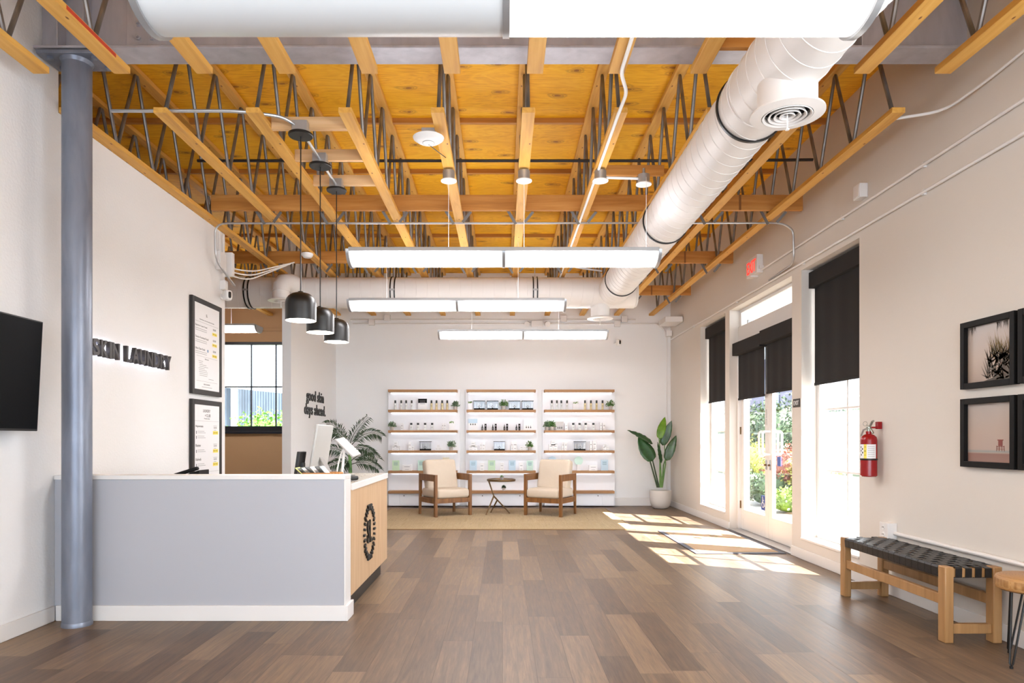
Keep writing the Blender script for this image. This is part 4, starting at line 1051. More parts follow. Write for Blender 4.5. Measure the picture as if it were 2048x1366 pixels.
def leafcluster(n, r, h, ll, lw, seed, up=.6):
    rr = random.Random(seed); mb = MB()
    for i in range(n):
        a = rr.uniform(0, 6.283); e = rr.uniform(-.1, 1.3)
        q = rr.uniform(.15, 1)
        p = Vector((math.cos(a) * math.cos(e) * r * q, math.sin(a) * math.cos(e) * r * q, h * (q * math.sin(e) * .8 + .15)))
        d = Vector((math.cos(a) * math.cos(e), math.sin(a) * math.cos(e), math.sin(e) + rr.uniform(-.2, up))).normalized()
        sdv = d.cross(Vector((rr.uniform(-1, 1), rr.uniform(-1, 1), rr.uniform(-1, 1)))).normalized() * lw * rr.uniform(.7, 1.2); L = ll * rr.uniform(.6, 1.2)
        up_ = sdv.cross(d).normalized() * lw * .3
        mb.add([p, p + d * L * .35 + sdv, p + d * L * .7 + sdv * .8, p + d * L, p + d * L * .7 - sdv * .8, p + d * L * .35 - sdv, p + d * L * .5 - up_],
               [(0, 1, 6), (1, 2, 6), (2, 3, 6), (3, 4, 6), (4, 5, 6), (5, 0, 6)])
    return mb
mb = leafcluster(40, .018, .03, .02, .006, 3); mb.v = [p + Vector((0, 0, .038)) for p in mb.v]; mb.build('succulent', M_herb, t)
# rug
t = thing('area_rug', 'large woven jute rug under the armchairs', 'rug', (0, 10.7, 0))
MB().box(-1.95, 1.80, -1.40, 1.30, 0.0005, .010).build('weave', M_rug, t, .003)
eb = MB(); eb.box(-1.95, 1.80, -1.415, -1.40, .0005, .012).box(-1.95, 1.80, 1.30, 1.312, .0005, .012).box(1.80, 1.815, -1.415, 1.312, .0005, .012).box(-1.965, -1.95, -1.415, 1.312, .0005, .012)
eb.build('edge_binding', mat('rug_edge', '8f7350', .9), t)
# door mat
t = thing('door_mat', 'tan entrance mat with grey rubber border before the double doors', 'door mat', (2.58, 8.25, 0))
MB().box(-.44, .42, -.83, .83, .001, .012).build('coir_field', M_mat, t)
mb = MB(); mb.box(-.50, -.44, -.90, .90, .001, .009).box(.42, .48, -.90, .90, .001, .009).box(-.44, .42, -.90, -.83, .001, .009).box(-.44, .42, .83, .90, .001, .009)
mb.build('rubber_border', M_rubber, t, .002)
text('lettering', 'SKIN LAUNDRY', mat('mat_ink', '7d6548', .9), t, (.04, .55, .0125), (0, -1, 0), (1, 0, 0), 1.1, .09, .0006)

# ============================================================ bench and stool (right)
t = thing('woven_bench', 'pale wood bench with black woven leather strap seat', 'bench', (2.69, 4.15, 0))
BW, BL = .35, 1.29
for sx, sy in ((0, 0), (BW - .055, 0), (0, BL - .07), (BW - .055, BL - .07)):
    MB().box(sx, sx + .055, sy, sy + .07, 0, .465).build('leg', M_oakY, t, .006)
MB().box(.012, .045, .07, BL - .07, .225, .29).build('long_rail', M_oakY, t, .003)
MB().box(BW - .045, BW - .012, .07, BL - .07, .225, .29).build('long_rail', M_oakY, t, .003)
for y in (.015, BL - .05): MB().box(.055, BW - .055, y, y + .035, .055, .115).build('end_stretcher', M_oakY, t, .003)
for y in (.012, BL - .052): MB().box(.055, BW - .055, y, y + .04, .40, .455).build('seat_rail', M_oakY, t, .003)
for x in (.008, BW - .05): MB().box(x, x + .042, .07, BL - .07, .40, .455).build('seat_rail', M_oakY, t, .003)
M_strap = mat('black_leather', '111010', .42, var=.15, scale=30, bmp=.15, bscale=120)
ns = 4; sw = (BW - .11) / ns
for k in range(ns):                                   # straps that run lengthwise, wrapped round the end rails
    x0 = .055 + sw * k + .012; x1 = x0 + sw - .02; nn = 48; vs = []; fs = []
    path = [(.030, .395), (.006, .40), (.004, .455)] + [(.01 + (BL - .02) * j / nn, .4605 + .0035 * math.cos(math.pi * (j * 17 / nn + k))) for j in range(nn + 1)] + [(BL - .004, .455), (BL - .006, .40), (BL - .03, .395)]
    for (y, z) in path: vs += [(x0, y, z), (x1, y, z)]
    for j in range(len(path) - 1): fs.append((2 * j, 2 * j + 1, 2 * j + 3, 2 * j + 2))
    MB().add(vs, fs).build('long_strap', M_strap, t, thick=.003, smooth=False)
nc = 17; cw = (BL - .14) / nc
for k in range(nc):
    y0 = .07 + cw * k + .0015; y1 = y0 + cw - .003; nn = 20; vs = []; fs = []
    path = [(.05, .393), (.004, .396), (.001, .45), (.006, .462)] + [(.012 + (BW - .024) * j / nn, .4625 + .0028 * math.cos(math.pi * ((j / nn * BW - .055) / sw + k))) for j in range(nn + 1)] + [(BW - .006, .462), (BW - .001, .45), (BW - .004, .396), (BW - .05, .393)]
    for (x, z) in path: vs += [(x, y0, z), (x, y1, z)]
    for j in range(len(path) - 1): fs.append((2 * j, 2 * j + 2, 2 * j + 3, 2 * j + 1))
    MB().add(vs, fs).build('cross_strap', M_strap, t, thick=.003, smooth=False)
t = thing('round_stool', 'wood slice stool on black hairpin legs, cut by the picture edge', 'stool', (2.93, 3.78, 0))
def _slice():
    m, tt, b = newmat('stool_wood'); v = coords(tt); wv = N(tt, 'ShaderNodeTexWave', wave_type='RINGS', rings_direction='Z'); wv.inputs['Scale'].default_value = 22
    wv.inputs['Distortion'].default_value = 2; tt.links.new(v, wv.inputs['Vector'])
    n2 = noise(tt, coords(tt, (30, 30, 1)), 2, 3)
    ad = N(tt, 'ShaderNodeMath', operation='ADD'); tt.links.new(wv.outputs[1], ad.inputs[0]); tt.links.new(n2, ad.inputs[1])
    tt.links.new(ramp(tt, ad.outputs[0], [(.4, '8a5e30'), (1.0, 'ab7d4a'), (1.4, 'bd9462')]), b.inputs['Base Color']); b.inputs['Roughness'].default_value = .4; return m
MB().lathe([(0, .405), (.15, .405), (.165, .415), (.17, .43), (.17, .465), (.163, .48), (.15, .486), (0, .486)], 48).build('seat', _slice(), t)
for k in range(3):
    a = math.radians(205 + 120 * k); c_, s_ = math.cos(a), math.sin(a); tg = Vector((-s_, c_, 0))
    top = Vector((c_ * .12, s_ * .12, .404)); bot = Vector((c_ * .19, s_ * .19, .008))
    hl_ = MB().tube([top + tg * .035, bot + tg * .008 + Vector((0, 0, .02)), bot, bot - tg * .008 + Vector((0, 0, .02)), top - tg * .035], .0055, 8).build('hairpin_leg', M_black, t)
    MB().lathe([(0, -.008), (.009, -.008), (.009, .006), (0, .01)], 12, bot).build('foot_cap', M_black, hl_)

# ============================================================ fire extinguisher
yx = 5.62
t = thing('fire_extinguisher', 'red fire extinguisher with printed label on the right wall', 'fire extinguisher', (3.015, yx, Z(953, yx)))
M_redp = mat('red_enamel', '920c12', .25, var=.03)
MB().lathe([(.0, 0), (.055, 0), (.063, .008), (.0635, .30), (.058, .325), (.04, .342), (.022, .350), (.022, .372), (0, .372)], 40).build('cylinder', M_redp, t)
MB().lathe([(.0645, .135), (.0655, .137), (.0655, .147), (.0645, .149)], 40).build('retaining_band', M_black, t)
def wrap(name, m, a0, a1, z0, z1, r=.0642):
    mb = MB(); n = 10; vs = []; fs = []
    for j in range(n + 1):
        a = math.radians(a0 + (a1 - a0) * j / n); vs += [(r * math.cos(a), r * math.sin(a), z0), (r * math.cos(a), r * math.sin(a), z1)]
    for j in range(n): fs.append((2 * j, 2 * j + 2, 2 * j + 3, 2 * j + 1))
    return mb.add(vs, fs).build(name, m, t)
wrap('label_paper', M_poster, 165, 295, .15, .265); wrap('label_stripe', M_yel, 208, 228, .15, .265, .0646)
for k, ch in enumerate('ABC'):
    a = math.radians(214); p = Vector((.0648 * math.cos(a), .0648 * math.sin(a), .238 - .034 * k)); xd = Vector((-math.sin(a), math.cos(a), 0))
    text('label_letter', ch, M_black, t, p, xd, (0, 0, 1), .009, .013, .0008)
for k in range(6): wrap('text_line', M_inkl, 236, 282, .165 + .016 * k, .168 + .016 * k, .0646)
for k, (a, z) in enumerate(((178, .235), (192, .22), (180, .205), (194, .19), (182, .172))): wrap('pictogram', M_black, a, a + 9, z, z + .014, .0646)
M_alu = mat('dull_aluminium', 'a3a69c', .35, .8)
MB().lathe([(.016, .37), (.016, .395), (.02, .398), (.02, .41), (.0, .412)], 16).build('valve', M_alu, t)
MB().tube([(.0, 0, .40), (.0, -.03, .425), (0, -.055, .452), (0, -.07, .455)], .009, 8).build('upper_lever', M_alu, t)
MB().tube([(0, 0, .395), (0, -.03, .39), (0, -.055, .37), (0, -.065, .355)], .008, 8).build('lower_lever', M_alu, t)
MB().tube([(-.005 + .018 * math.cos(q), .045, .435 + .018 * math.sin(q)) for q in [i * math.pi / 8 for i in range(17)]], .002, 6).build('pull_ring', M_alu, t)
MB().tube([(0, .01, .42), (-.003, .03, .425)], .004, 6).build('safety_pin', M_alu, t)
MB().tube([(-.01, .01, .395), (-.02, .045, .385), (-.02, .075, .345), (-.02, .082, .30), (-.02, .078, .25)], .007, 8).build('hose', M_potg, t)
MB().box(.045, .083, -.05, -.015, .39, .45).box(.0, .045, -.045, -.037, .395, .41).build('wall_hook', M_redp, t, .002)

# ============================================================ framed photographs on the right wall
def photo_mat(name, stops):
    m, tt, b = newmat(name); tc = N(tt, 'ShaderNodeTexCoord'); sp = N(tt, 'ShaderNodeSeparateXYZ'); tt.links.new(tc.outputs['Object'], sp.inputs[0])
    dv = N(tt, 'ShaderNodeMath', operation='DIVIDE'); tt.links.new(sp.outputs[2], dv.inputs[0]); dv.inputs[1].default_value = .45
    tt.links.new(ramp(tt, dv.outputs[0], stops), b.inputs['Base Color']); b.inputs['Roughness'].default_value = .35; return m
PH_A = photo_mat('photo_dusk_sky', [(0, '9f8a7c'), (.4, 'b5a394'), (1, 'aca39d')])
PH_B = photo_mat('photo_beach', [(0, '9c7c70'), (.20, '8e6c62'), (.215, 'a89b8e'), (.235, '8f9695'), (.26, 'b3a095'), (.5, 'b7a598'), (1, 'aea6a0')])
PH_C = photo_mat('photo_pale', [(0, '8f8a86'), (.5, 'b8aca4'), (1, 'c4bab3')])
M_palmink = mat('photo_palm_brown', '4d4134', .5, var=.3, scale=60); M_palmg = mat('photo_palm_gold', '8a7440', .5, var=.3, scale=40); M_brick = mat('photo_hut_red', '7d3b32', .5)
def picture(label, y1, y0, z0, z1, pm):
    """y1 far edge, y0 near edge; wall at XR"""
    t = thing('framed_photograph', label, 'picture', (XR, y0, z0)); W, H = y1 - y0, z1 - z0; fw = .038
    f = MB(); f.box(-.04, -.002, 0, fw, 0, H).box(-.04, -.002, W - fw, W, 0, H).box(-.04, -.002, fw, W - fw, 0, fw).box(-.04, -.002, fw, W - fw, H - fw, H)
    f.build('frame', M_frame, t, .002)
    MB().box(-.012, -.006, fw, W - fw, fw, H - fw).build('photo', pm, t)
    return t, W, H, fw
PY = (WY(1919.7, XR - .04), WY(2027.8, XR - .04))
zt1, zt0 = Z(647.5, PY[0]), Z(779.5, PY[0]); zb1, zb0 = Z(798.6, PY[0]), Z(933, PY[0])
t, W, H, fw = picture('black framed photo of backlit palm fronds, upper left of the group', PY[0], PY[1], zt0, zt1, PH_A)
rr = random.Random(4)
def blade(mb, y, z, a, L, wd, W, H, fw):
    p0 = Vector((0, y, z)); d = Vector((0, math.cos(a), math.sin(a))); s_ = Vector((0, -d.z, d.y)) * wd
    lo, hi = fw + .002, W - fw - .002; cl_ = lambda p: Vector((-.0135, max(lo, min(hi, p.y)), max(fw + .002, min(H - fw - .002, p.z))))
    mb.add([cl_(p0 - s_), cl_(p0 + s_), cl_(p0 + d * L)], [(0, 1, 2)])
mb = MB(); mg = MB(); mt_ = MB(); mb.prism([(-W * .62, 0), (-W * .42, .02), (-W * .2, .13), (-fw - .002, .17), (-fw - .002, 0)], 0, .0008, Matrix.Translation((-.0135, 0, fw + .002)) @ Matrix(((0, 0, 1, 0), (-1, 0, 0, 0), (0, 1, 0, 0), (0, 0, 0, 1))))
for i in range(110):
    a = math.radians(rr.uniform(20, 175)); blade(mb, W * .26 + rr.uniform(-.11, .14), fw + rr.uniform(0, .15), a, rr.uniform(.06, .14), .006, W, H, fw)
for i in range(60):
    a = math.radians(rr.uniform(50, 150)); blade(mg, W * .22 + rr.uniform(-.05, .12), fw + .14 + rr.uniform(0, .05), a, rr.uniform(.08, .16), .0022, W, H, fw)
for i in range(40):
    a = math.radians(rr.uniform(240, 290)); blade(mt_, rr.choice((W * .85, W * .25)) + rr.uniform(-.06, .06), H - fw, a, rr.uniform(.02, .07), .003, W, H, fw)
mb.build('palm_silhouette', M_palmink, t); mt_.build('hanging_fronds', M_palmink, t); mg.build('palm_highlight', M_palmg, t)
t, W, H, fw = picture('black framed beach photo with a red lifeguard tower, lower left', PY[0], PY[1], zb0, zb1, PH_B)
hy, hz = fw + (W - 2 * fw) * .27, fw + .075
mb = MB(); mb.box(-.0135, -.0128, hy - .018, hy + .018, hz + .028, hz + .062).box(-.0135, -.0128, hy - .025, hy + .025, hz + .062, hz + .068)
mb.box(-.0135, -.0128, hy - .034, hy + .034, hz + .022, hz + .026).box(-.0135, -.0128, hy - .034, hy + .034, hz + .008, hz + .011)
for q in (-.03, -.012, .01, .03): mb.bar((-.013, hy + q, hz + .03), (-.013, hy + q * 1.1, hz - .004), .0025, .001)
mb.build('lifeguard_tower', M_brick, t)
g = .028; PW_ = PY[0] - PY[1]
picture('black framed photo cut by the right picture edge, upper row', PY[1] - g, PY[1] - g - PW_, zt0, zt1, PH_C)
picture('black framed photo cut by the right picture edge, lower row', PY[1] - g, PY[1] - g - PW_, zb0, zb1, PH_C)

# ============================================================ big plants
def big_leaf(L, Wd, droop, m_bend=.12, cup=.25):
    """leaf blade grown along +y in its own frame, returns verts, faces"""
    n = 14; vs = []; fs = []
    for i in range(n + 1):
        u = i / n; wdt = Wd * (math.sin(math.pi * min(1, u * .93 + .07) ** .8) ** .8) if 0 < u < 1 else .002
        y = L * u; z = -droop * L * u * u
        for k, q in enumerate((-1, -.5, 0, .5, 1)):
            vs.append(Vector((q * wdt / 2, y, z + abs(q) * cup * wdt * .5 + .006 * math.sin(i * 2.3 + q * 3) * abs(q))))
    for i in range(n):
        for k in range(4): a = i * 5 + k; fs.append((a, a + 1, a + 6, a + 5))
    return vs, fs
px0, py0 = X(1321, 12.1), 12.1
t = thing('potted_plant', 'tall broad-leaved plant in a white pot in the back right corner', 'potted plant', (px0, py0, 0))
M_wpot = mat('white_pot', 'd8d4ce', .5, bmp=.05)
PR = 21.2 * 12.1 / F; PH = .325
MB().lathe([(0, 0), (PR * .55, .0), (PR * .78, .03), (PR * .94, .10), (PR, .18), (PR, PH), (PR - .02, PH), (PR - .025, PH - .04), (0, PH - .04)], 44).build('pot', M_wpot, t); PO_ = t.children[0]
MB().lathe([(0, PH - .038), (PR - .026, PH - .038)], 24).build('soil', M_soil, PO_)
def PP(px, py, dy=0): return Vector((X(px, 12.1) - px0, dy, Z(py, 12.1)))
def wide_leaf(base, tip, wdt, face, m, bend=.05, cup=.2, nm='leaf'):
    d = (tip - base); L = d.length; yv = d.normalized(); f_ = Vector(face); zv = (f_ - yv * f_.dot(yv)).normalized(); xv = yv.cross(zv)
    vs, fs = big_leaf(L, wdt, bend, cup=cup)
    mb = MB().add([base + xv * p.x + yv * p.y + zv * p.z for p in vs], fs); return mb.build(nm, m, t, thick=.0015)
stem0 = PP(1321, 978)
for (sx, b, m1) in (((1315, 975), (1300, 922), (1292, 892)), ((1318, 975), (1305, 920), (1296, 895)), ((1320, 975), (1320, 900), (1318, 876)), ((1323, 975), (1327, 930), (1330, 921)), ((1322, 975), (1322, 950), (1321, 925)), ((1324, 975), (1331, 928), (1329, 890))):
    MB().tube([PP(*sx), PP(*b), PP(*m1)], .012, 8, radii=[.016, .011, .007]).build('stem', M_herb if sx[0] > 1318 else M_palm, t)
wide_leaf(PP(1304, 888, -.05), PP(1256, 857, -.1), .155, (.35, -.7, .8), M_leaf, .1)
wide_leaf(PP(1303, 922, -.1), PP(1275, 876, .0), .26, (.1, -1, .25), M_leaf, -.08)
wide_leaf(PP(1319, 878, 0), PP(1330, 832, .05), .15, (-.45, -1, .1), M_leafb, .15)
wide_leaf(PP(1326, 891, .05), PP(1343, 841, .0), .17, (-.4, -1, .1), M_leaf, .05)
wide_leaf(PP(1330, 921, -.1), PP(1348, 870, -.12), .17, (-.5, -1, .1), M_leaf, .1)
wide_leaf(PP(1321, 926, -.06), PP(1313, 884, -.08), .075, (.4, -1, 0), M_leaf, .0)
# palm behind the desk
pyy = 11.3; qx = X(700, pyy)
t = thing('potted_palm', 'feathery palm behind the wood end of the desk', 'potted palm', (qx, pyy, 0))
MB().lathe([(0, 0), (.15, 0), (.2, .3), (.18, .3), (.17, .26), (0, .26)], 32).build('pot', M_wpot, t)
MB().lathe([(0, .262), (.172, .262)], 24).build('soil', M_soil, t)
def PQ(px, py, dy=0): return Vector((X(px, pyy) - qx, dy, Z(py, pyy)))
MB().tube([Vector((0, 0, .26)), PQ(701, 960), PQ(700, 925), PQ(699, 890)], .028, 10, radii=[.045, .034, .028, .015]).build('trunk', M_herb, t)
rr = random.Random(11)
def frond(tip, mid, seed, dense=26, ll=.17, start=None):
    a = start or PQ(699, 895); P = []
    for i in range(25):
        u = i / 24; P.append(a * (1 - u) ** 2 + mid * 2 * u * (1 - u) + tip * u * u)
    MB().tube(P, .006, 6, radii=[.008 - .006 * i / 24 for i in range(25)])
    mb = MB().tube(P, .005, 6, radii=[.008 - .006 * i / 24 for i in range(25)]); r2 = random.Random(seed)
    for i in range(dense):
        u = .18 + .82 * i / dense; k = min(23, int(u * 24)); p = P[k]; d = (P[k + 1] - P[k]).normalized()
        sv = d.cross(Vector((0, -.9, .3))).normalized()
        for s_ in (-1, 1):
            q = (d * .75 + sv * s_ * .8 + Vector((r2.uniform(-.1, .1), r2.uniform(-.35, .35), -.25))).normalized(); L = ll * (1 - .55 * abs(u - .45)) * r2.uniform(.8, 1.1)
            wv = q.cross(Vector((0, 1, .2))).normalized() * .0085
            m_ = p + q * L * .5 + Vector((0, 0, .01)); e = p + q * L + Vector((0, 0, -.03))
            mb.add([p, m_ + wv, e, m_ - wv], [(0, 1, 2, 3)])
    mb.build('frond', M_palm, t)
frond(PQ(735, 833, .1), PQ(702, 865), 1); frond(PQ(765, 873, .0), PQ(735, 850), 2); frond(PQ(656, 848, -.1), PQ(675, 845), 3)
frond(PQ(764, 918, -.3), PQ(738, 890), 4); frond(PQ(650, 905, -.3), PQ(672, 885), 5, start=PQ(699, 915)); frond(PQ(757, 940, .1), PQ(735, 915), 6, start=PQ(699, 930))
frond(PQ(655, 872, .2), PQ(672, 850), 7); frond(PQ(741, 902, .3), PQ(718, 905), 8, start=PQ(699, 925)); frond(PQ(650, 940, -.2), PQ(678, 915), 9, start=PQ(699, 930)); frond(PQ(690, 945, -.4), PQ(693, 915), 10, start=PQ(699, 925))
# ============================================================ shelf units and products
SYB = YB - .004                                    # unit backs against the wall
SF = YB - .27                                      # shelf fronts
K = lambda px: X(px, SF + .06)
SZ = [Z(p, SF) for p in (779, 819.4, 860.5, 901, 941.7, 982)]   # shelf tops, from the top
uname = ['left', 'middle', 'right']
units = []
M_strip = emis('added_shelf_glow', 'f4f8ff', 3.2)  # added glow that lightens the shelf backs
M_unit = mat('unit_white', 'f3f5fa', .5, var=.005)
sx0 = [X(776, SF), X(933, SF), X(1089, SF)]; sx1 = [X(914, SF), X(1071.6, SF), X(1229.2, SF)]
for u in range(3):
    cx = (sx0[u] + sx1[u]) / 2; a, b = sx0[u] - cx, sx1[u] - cx
    t = thing('shelf_unit', {0: 'white wall unit with six oak shelves, nearest the palm', 1: 'white wall unit with six oak shelves, behind the bronze table', 2: 'white wall unit with six oak shelves, nearest the corner plant'}[u], 'shelf unit', (cx, SYB, 0), group=None)
    MB().box(a - .03, b + .04, -.07, 0, .02, SZ[0] + .01).build('back_panel', M_unit, t, .002)
    lb = MB().box(a - .0, b + .0, -.20, -.07, .02, SZ[5] - .05); lb.build('drawer_case', M_unit, t, .002)
    mid = (a + b) / 2
    MB().box(a + .003, mid - .42, -.212, -.2, .03, SZ[5] - .056).build('drawer_front', M_unit, t, .001)
    dw_ = MB().box(mid - .414, mid + .414, -.212, -.2, .03, SZ[5] - .056).build('drawer_front', M_unit, t, .001)
    MB().box(mid + .42, b - .003, -.212, -.2, .03, SZ[5] - .056).build('drawer_front', M_unit, t, .001)
    for q in (mid - .34, mid + .34):
        MB().lathe([(0, 0), (.009, .0), (.009, .015), (0, .016)], 12, (q, -.213, SZ[5] - .09), Matrix.Rotation(math.pi / 2, 3, 'X')).build('knob', M_black, dw_)
    for z in SZ:
        sh_ = MB().box(a, b, -.266, -.07, z - .046, z).build('shelf', M_shelf, t, .002)
        MB().box(a + .03, b - .03, -.086, -.074, z - .051, z - .0465).build('added_glow_strip', M_strip, sh_)  # strip added under each shelf to brighten the back panel
    units.append(t)
rowname = ['', 'top', 'second', 'third', 'fourth', 'lowest']
M_capb = mat('black_cap', '171717', .35); M_clearb = mat('frosted_white_bottle', 'e9eceb', .25); M_amberb = mat('pale_amber_bottle', 'e0cf9f', .25)
M_card = mat('white_card', 'f4f5f7', .6); M_inkk = mat('print_ink', '6e6e76', .6)
M_cb = mat('card_blue', 'c3dbec', .6); M_cg = mat('card_green', 'c8e2c4', .6); M_cm = mat('card_mint', 'c9e6dc', .6); M_gl = mat('print_green', '6f9a45', .6, var=.3, scale=80); M_cream = mat('cream_tube', 'e6ddd0', .5)
CNT = {}
def locate(u, row, px, cy=.10):
    return (K(px), SF + .012 + cy, SZ[row])
def where(u, row): return '%s row, %s shelf unit' % (rowname[row], uname[u])
def ordn(i, n): return ORD[n][i] if n > 1 else ''
def bottles(u, row, pxs, m, desc, cap='slim', h=.175, w_=.019):
    grp = '%s on %s' % (desc + 's', where(u, row)); proto = None
    for i, px in enumerate(pxs):
        l = '%s %s, %s' % (ordn(i, len(pxs)), desc, where(u, row))
        loc = locate(u, row, px)
        if proto is None:
            t = thing('product_bottle', l, 'bottle', loc, group=grp)
            if cap == 'slim':
                MB().lathe([(0, 0), (w_, 0), (w_, h * .66), (w_ * .6, h * .72), (0, h * .72)], 18).build('body', m, t); bd_ = t.children[0]
                MB().lathe([(0, h * .70), (w_ * .85, h * .70), (w_ * .85, h), (0, h)], 16).build('cap', M_capb, t)
            else:
                MB().box(-w_, w_, -w_ * .6, w_ * .6, 0, h * .72).build('body', m, t, .004); bd_ = t.children[0]
                MB().box(-w_ * .85, w_ * .85, -w_ * .5, w_ * .5, h * .73, h).build('cap', M_capb, t, .003)
            MB().box(-w_ * .55, w_ * .55, -w_ - .0006, -w_ + .0005, h * .42, h * .46).box(-w_ * .4, w_ * .4, -w_ - .0006, -w_ + .0005, h * .32, h * .34).build('print', M_inkk, bd_)
            proto = t
        else: dup(proto, loc, label=l)
def card(u, row, px0, px1, pyt, m, desc, deco='lines', top=None, green=False):
    xa, xb = K(px0), K(px1); h = Z(pyt, SF + .06) - SZ[row]; wd = xb - xa
    t = thing('display_card', '%s, %s' % (desc, where(u, row)), 'display card', ((xa + xb) / 2, SF + .10, SZ[row]))
    cp_ = MB().box(-wd / 2, wd / 2, 0, .018, 0, h).build('card_panel', m, t, .001)
    if top: MB().box(-wd / 2, wd / 2, -.0012, 0, h * top[0], h).build('top_print', top[1], t)
    mb = MB()
    if deco == 'lines':
        for k in range(4): mb.box(-wd * (.32 - .04 * (k % 2)), wd * (.32 - .04 * (k % 2)), -.002, -.0004, h * (.80 - .09 * k), h * (.83 - .09 * k))
        mb.build('print', M_inkk if m not in (M_cb, M_cg, M_cm) else mat('print_tone', '5f8a9a', .6), t)
    elif deco == 'drops':
        for k in range(3): mb.lathe([(0, 0), (.009, 0), (.009, .02), (.003, .028), (.003, .045), (0, .046)], 10, (wd * (-.22 + .24 * k), -.0, h * (.2 if green else .45)), Matrix.Diagonal((1, .3, 1)))
        mb.build('print', M_capb, t)
    elif deco == 'leaf':
        rr_ = random.Random(int(px0)); 
        for k in range(26):
            x_, z_ = rr_.uniform(-wd * .45, wd * .3), rr_.uniform(h * .78, h * .97); mb.box(x_, x_ + .012, -.0018, -.0004, z_, z_ + .01)
        mb.build('leaf_print', M_gl, t)
    return t
def cartons(u, row, lst, desc):
    """lst of (px0, px1, pytop, pybottom or None)"""
    n = len(lst)
    for i, e in enumerate(lst):
        px0, px1, pyt = e[:3]; pb = e[3] if len(e) > 3 else None; d = e[4] if len(e) > 4 else desc
        xa, xb = K(px0), K(px1); z0 = SZ[row] if pb is None else SZ[row] + pb; h = Z(pyt, SF + .06) - z0
        t = thing('product_box', '%s, %s' % (d, where(u, row)), 'box', ((xa + xb) / 2, SF + .06, z0), group=None)
        wd = xb - xa
        ct_ = MB().box(-wd / 2, wd / 2, 0, min(.07, wd * 1.3), 0, h).build('carton', M_card, t, .001)
        MB().box(-wd * .3, wd * .3, -.001, 0, h * .62, h * .68).box(-wd * .22, wd * .22, -.001, 0, h * .2, h * .24).build('print', M_inkk, ct_)
proto_case = None
def case(u, row, px, label):
    global proto_case
    loc = (K(px), SF + .02, SZ[row])
    if proto_case is None:
        t = thing('display_case', label, 'display case', loc, group='clear display cases with black lids'); h, hw = .155, .098
        MB().box(-hw, hw, 0, .14, 0, .028).build('base', M_frame, t, .002)
        MB().box(-hw - .01, hw + .01, -.004, .144, h, h + .009).build('lid', M_frame, t, .001)
        MB().box(-hw, -hw + .004, 0, .14, .028, h).box(hw - .004, hw, 0, .14, .028, h).box(-hw, hw, 0, .004, .028, h).build('clear_walls', M_acryl, t)
        rr_ = random.Random(5)
        for k in range(5):
            x_ = -.07 + .034 * k; Mx = Matrix.Translation((x_, .07, .029)) @ Matrix.Rotation(math.radians(rr_.uniform(-18, 8)), 4, 'Y')
            MB().box(-.013, .013, -.03, .03, 0, .075 + rr_.uniform(0, .02), Mx).build('sachet', M_card, t, .002)
        MB().tube([(-.03, -.001, .05), (0, -.001, .062), (.03, -.001, .05)], .002, 6).box(-.035, .035, -.002, 0, .06, .064).box(-.004, .004, -.002, 0, .064, .082).build('logo_print', M_inkk, t)
        MB().lathe([(0, .028), (.012, .028), (.006, .04), (0, .042)], 12, (0, -.004, 0)).build('catch', M_black, t)
        proto_case = t
    else: dup(proto_case, loc, label=label)
PM = {}
def potplant(u, row, px, label, kind, h=.10, r=.075, potr=.036, poth=.062, seed=1, z=None, y=None):
    loc = (K(px), SF + .08, SZ[row])
    t = thing('small_plant', label, 'potted plant', loc, group=None)
    MB().lathe([(0, 0), (potr * .85, 0), (potr, poth), (potr - .005, poth), (potr - .007, poth - .012), (0, poth - .012)], 22).build('pot', M_potl, t)
    mb = leafcluster(150, r * .85, h, .04 if kind is M_sage else .034, .0085, seed); mb.v = [Vector((p.x, max(min(p.y, .10), -.1), max(p.z, -.0) + poth - .01)) for p in mb.v]
    mb.build('foliage', kind, t)
    MB().tube([(0, 0, poth - .015), (0, 0, poth + .05)], .006, 6).build('stem', kind, t)
M_potl = mat('pale_grey_pot', 'bdb6b0', .6)
c1 = lambda v: 760 + v / 6.4; c2 = lambda v: 920 + v / 6.4; c4 = lambda v: 980 + v / 5.12
y1_ = lambda v: 760 + v / 6.4; y3_ = lambda v: 860 + v / 6.4; y4_ = lambda v: 860 + v / 5.12
# left unit
bottles(0, 1, [c1(v) for v in (190, 267, 330, 401)], M_clearb, 'white bottle with black cap')
card(0, 1, c1(485), c1(598), y1_(238), M_card, 'white display card with a black header', 'lines', (.62, M_frame))
bottles(0, 1, [c1(v) for v in (655, 720, 793, 858)], M_amberb, 'pale amber bottle with black cap')
potplant(0, 1, c1(963), 'small grey green potted herb at the end, ' + where(0, 1), M_sage, seed=2)
potplant(0, 2, c1(150), 'small grey green potted herb at the left end, ' + where(0, 2), M_sage, seed=3)
cartons(0, 2, [(c1(262), c1(298), y1_(552), None, 'narrow cream carton beside the potted herb'), (c1(792), c1(812), y1_(550), None, 'slim white carton right of the bottles'), (c1(816), c1(842), y1_(552), None, 'cream carton next to the leaf printed card')], '')
bottles(0, 2, [c1(v) for v in (395, 482, 573, 664)], M_clearb, 'clear square bottle with black cap', 'sq', .135, .024)
card(0, 2, c1(880), c1(955), y1_(530), M_card, 'white card with green leaf print', 'leaf')
bz = .052
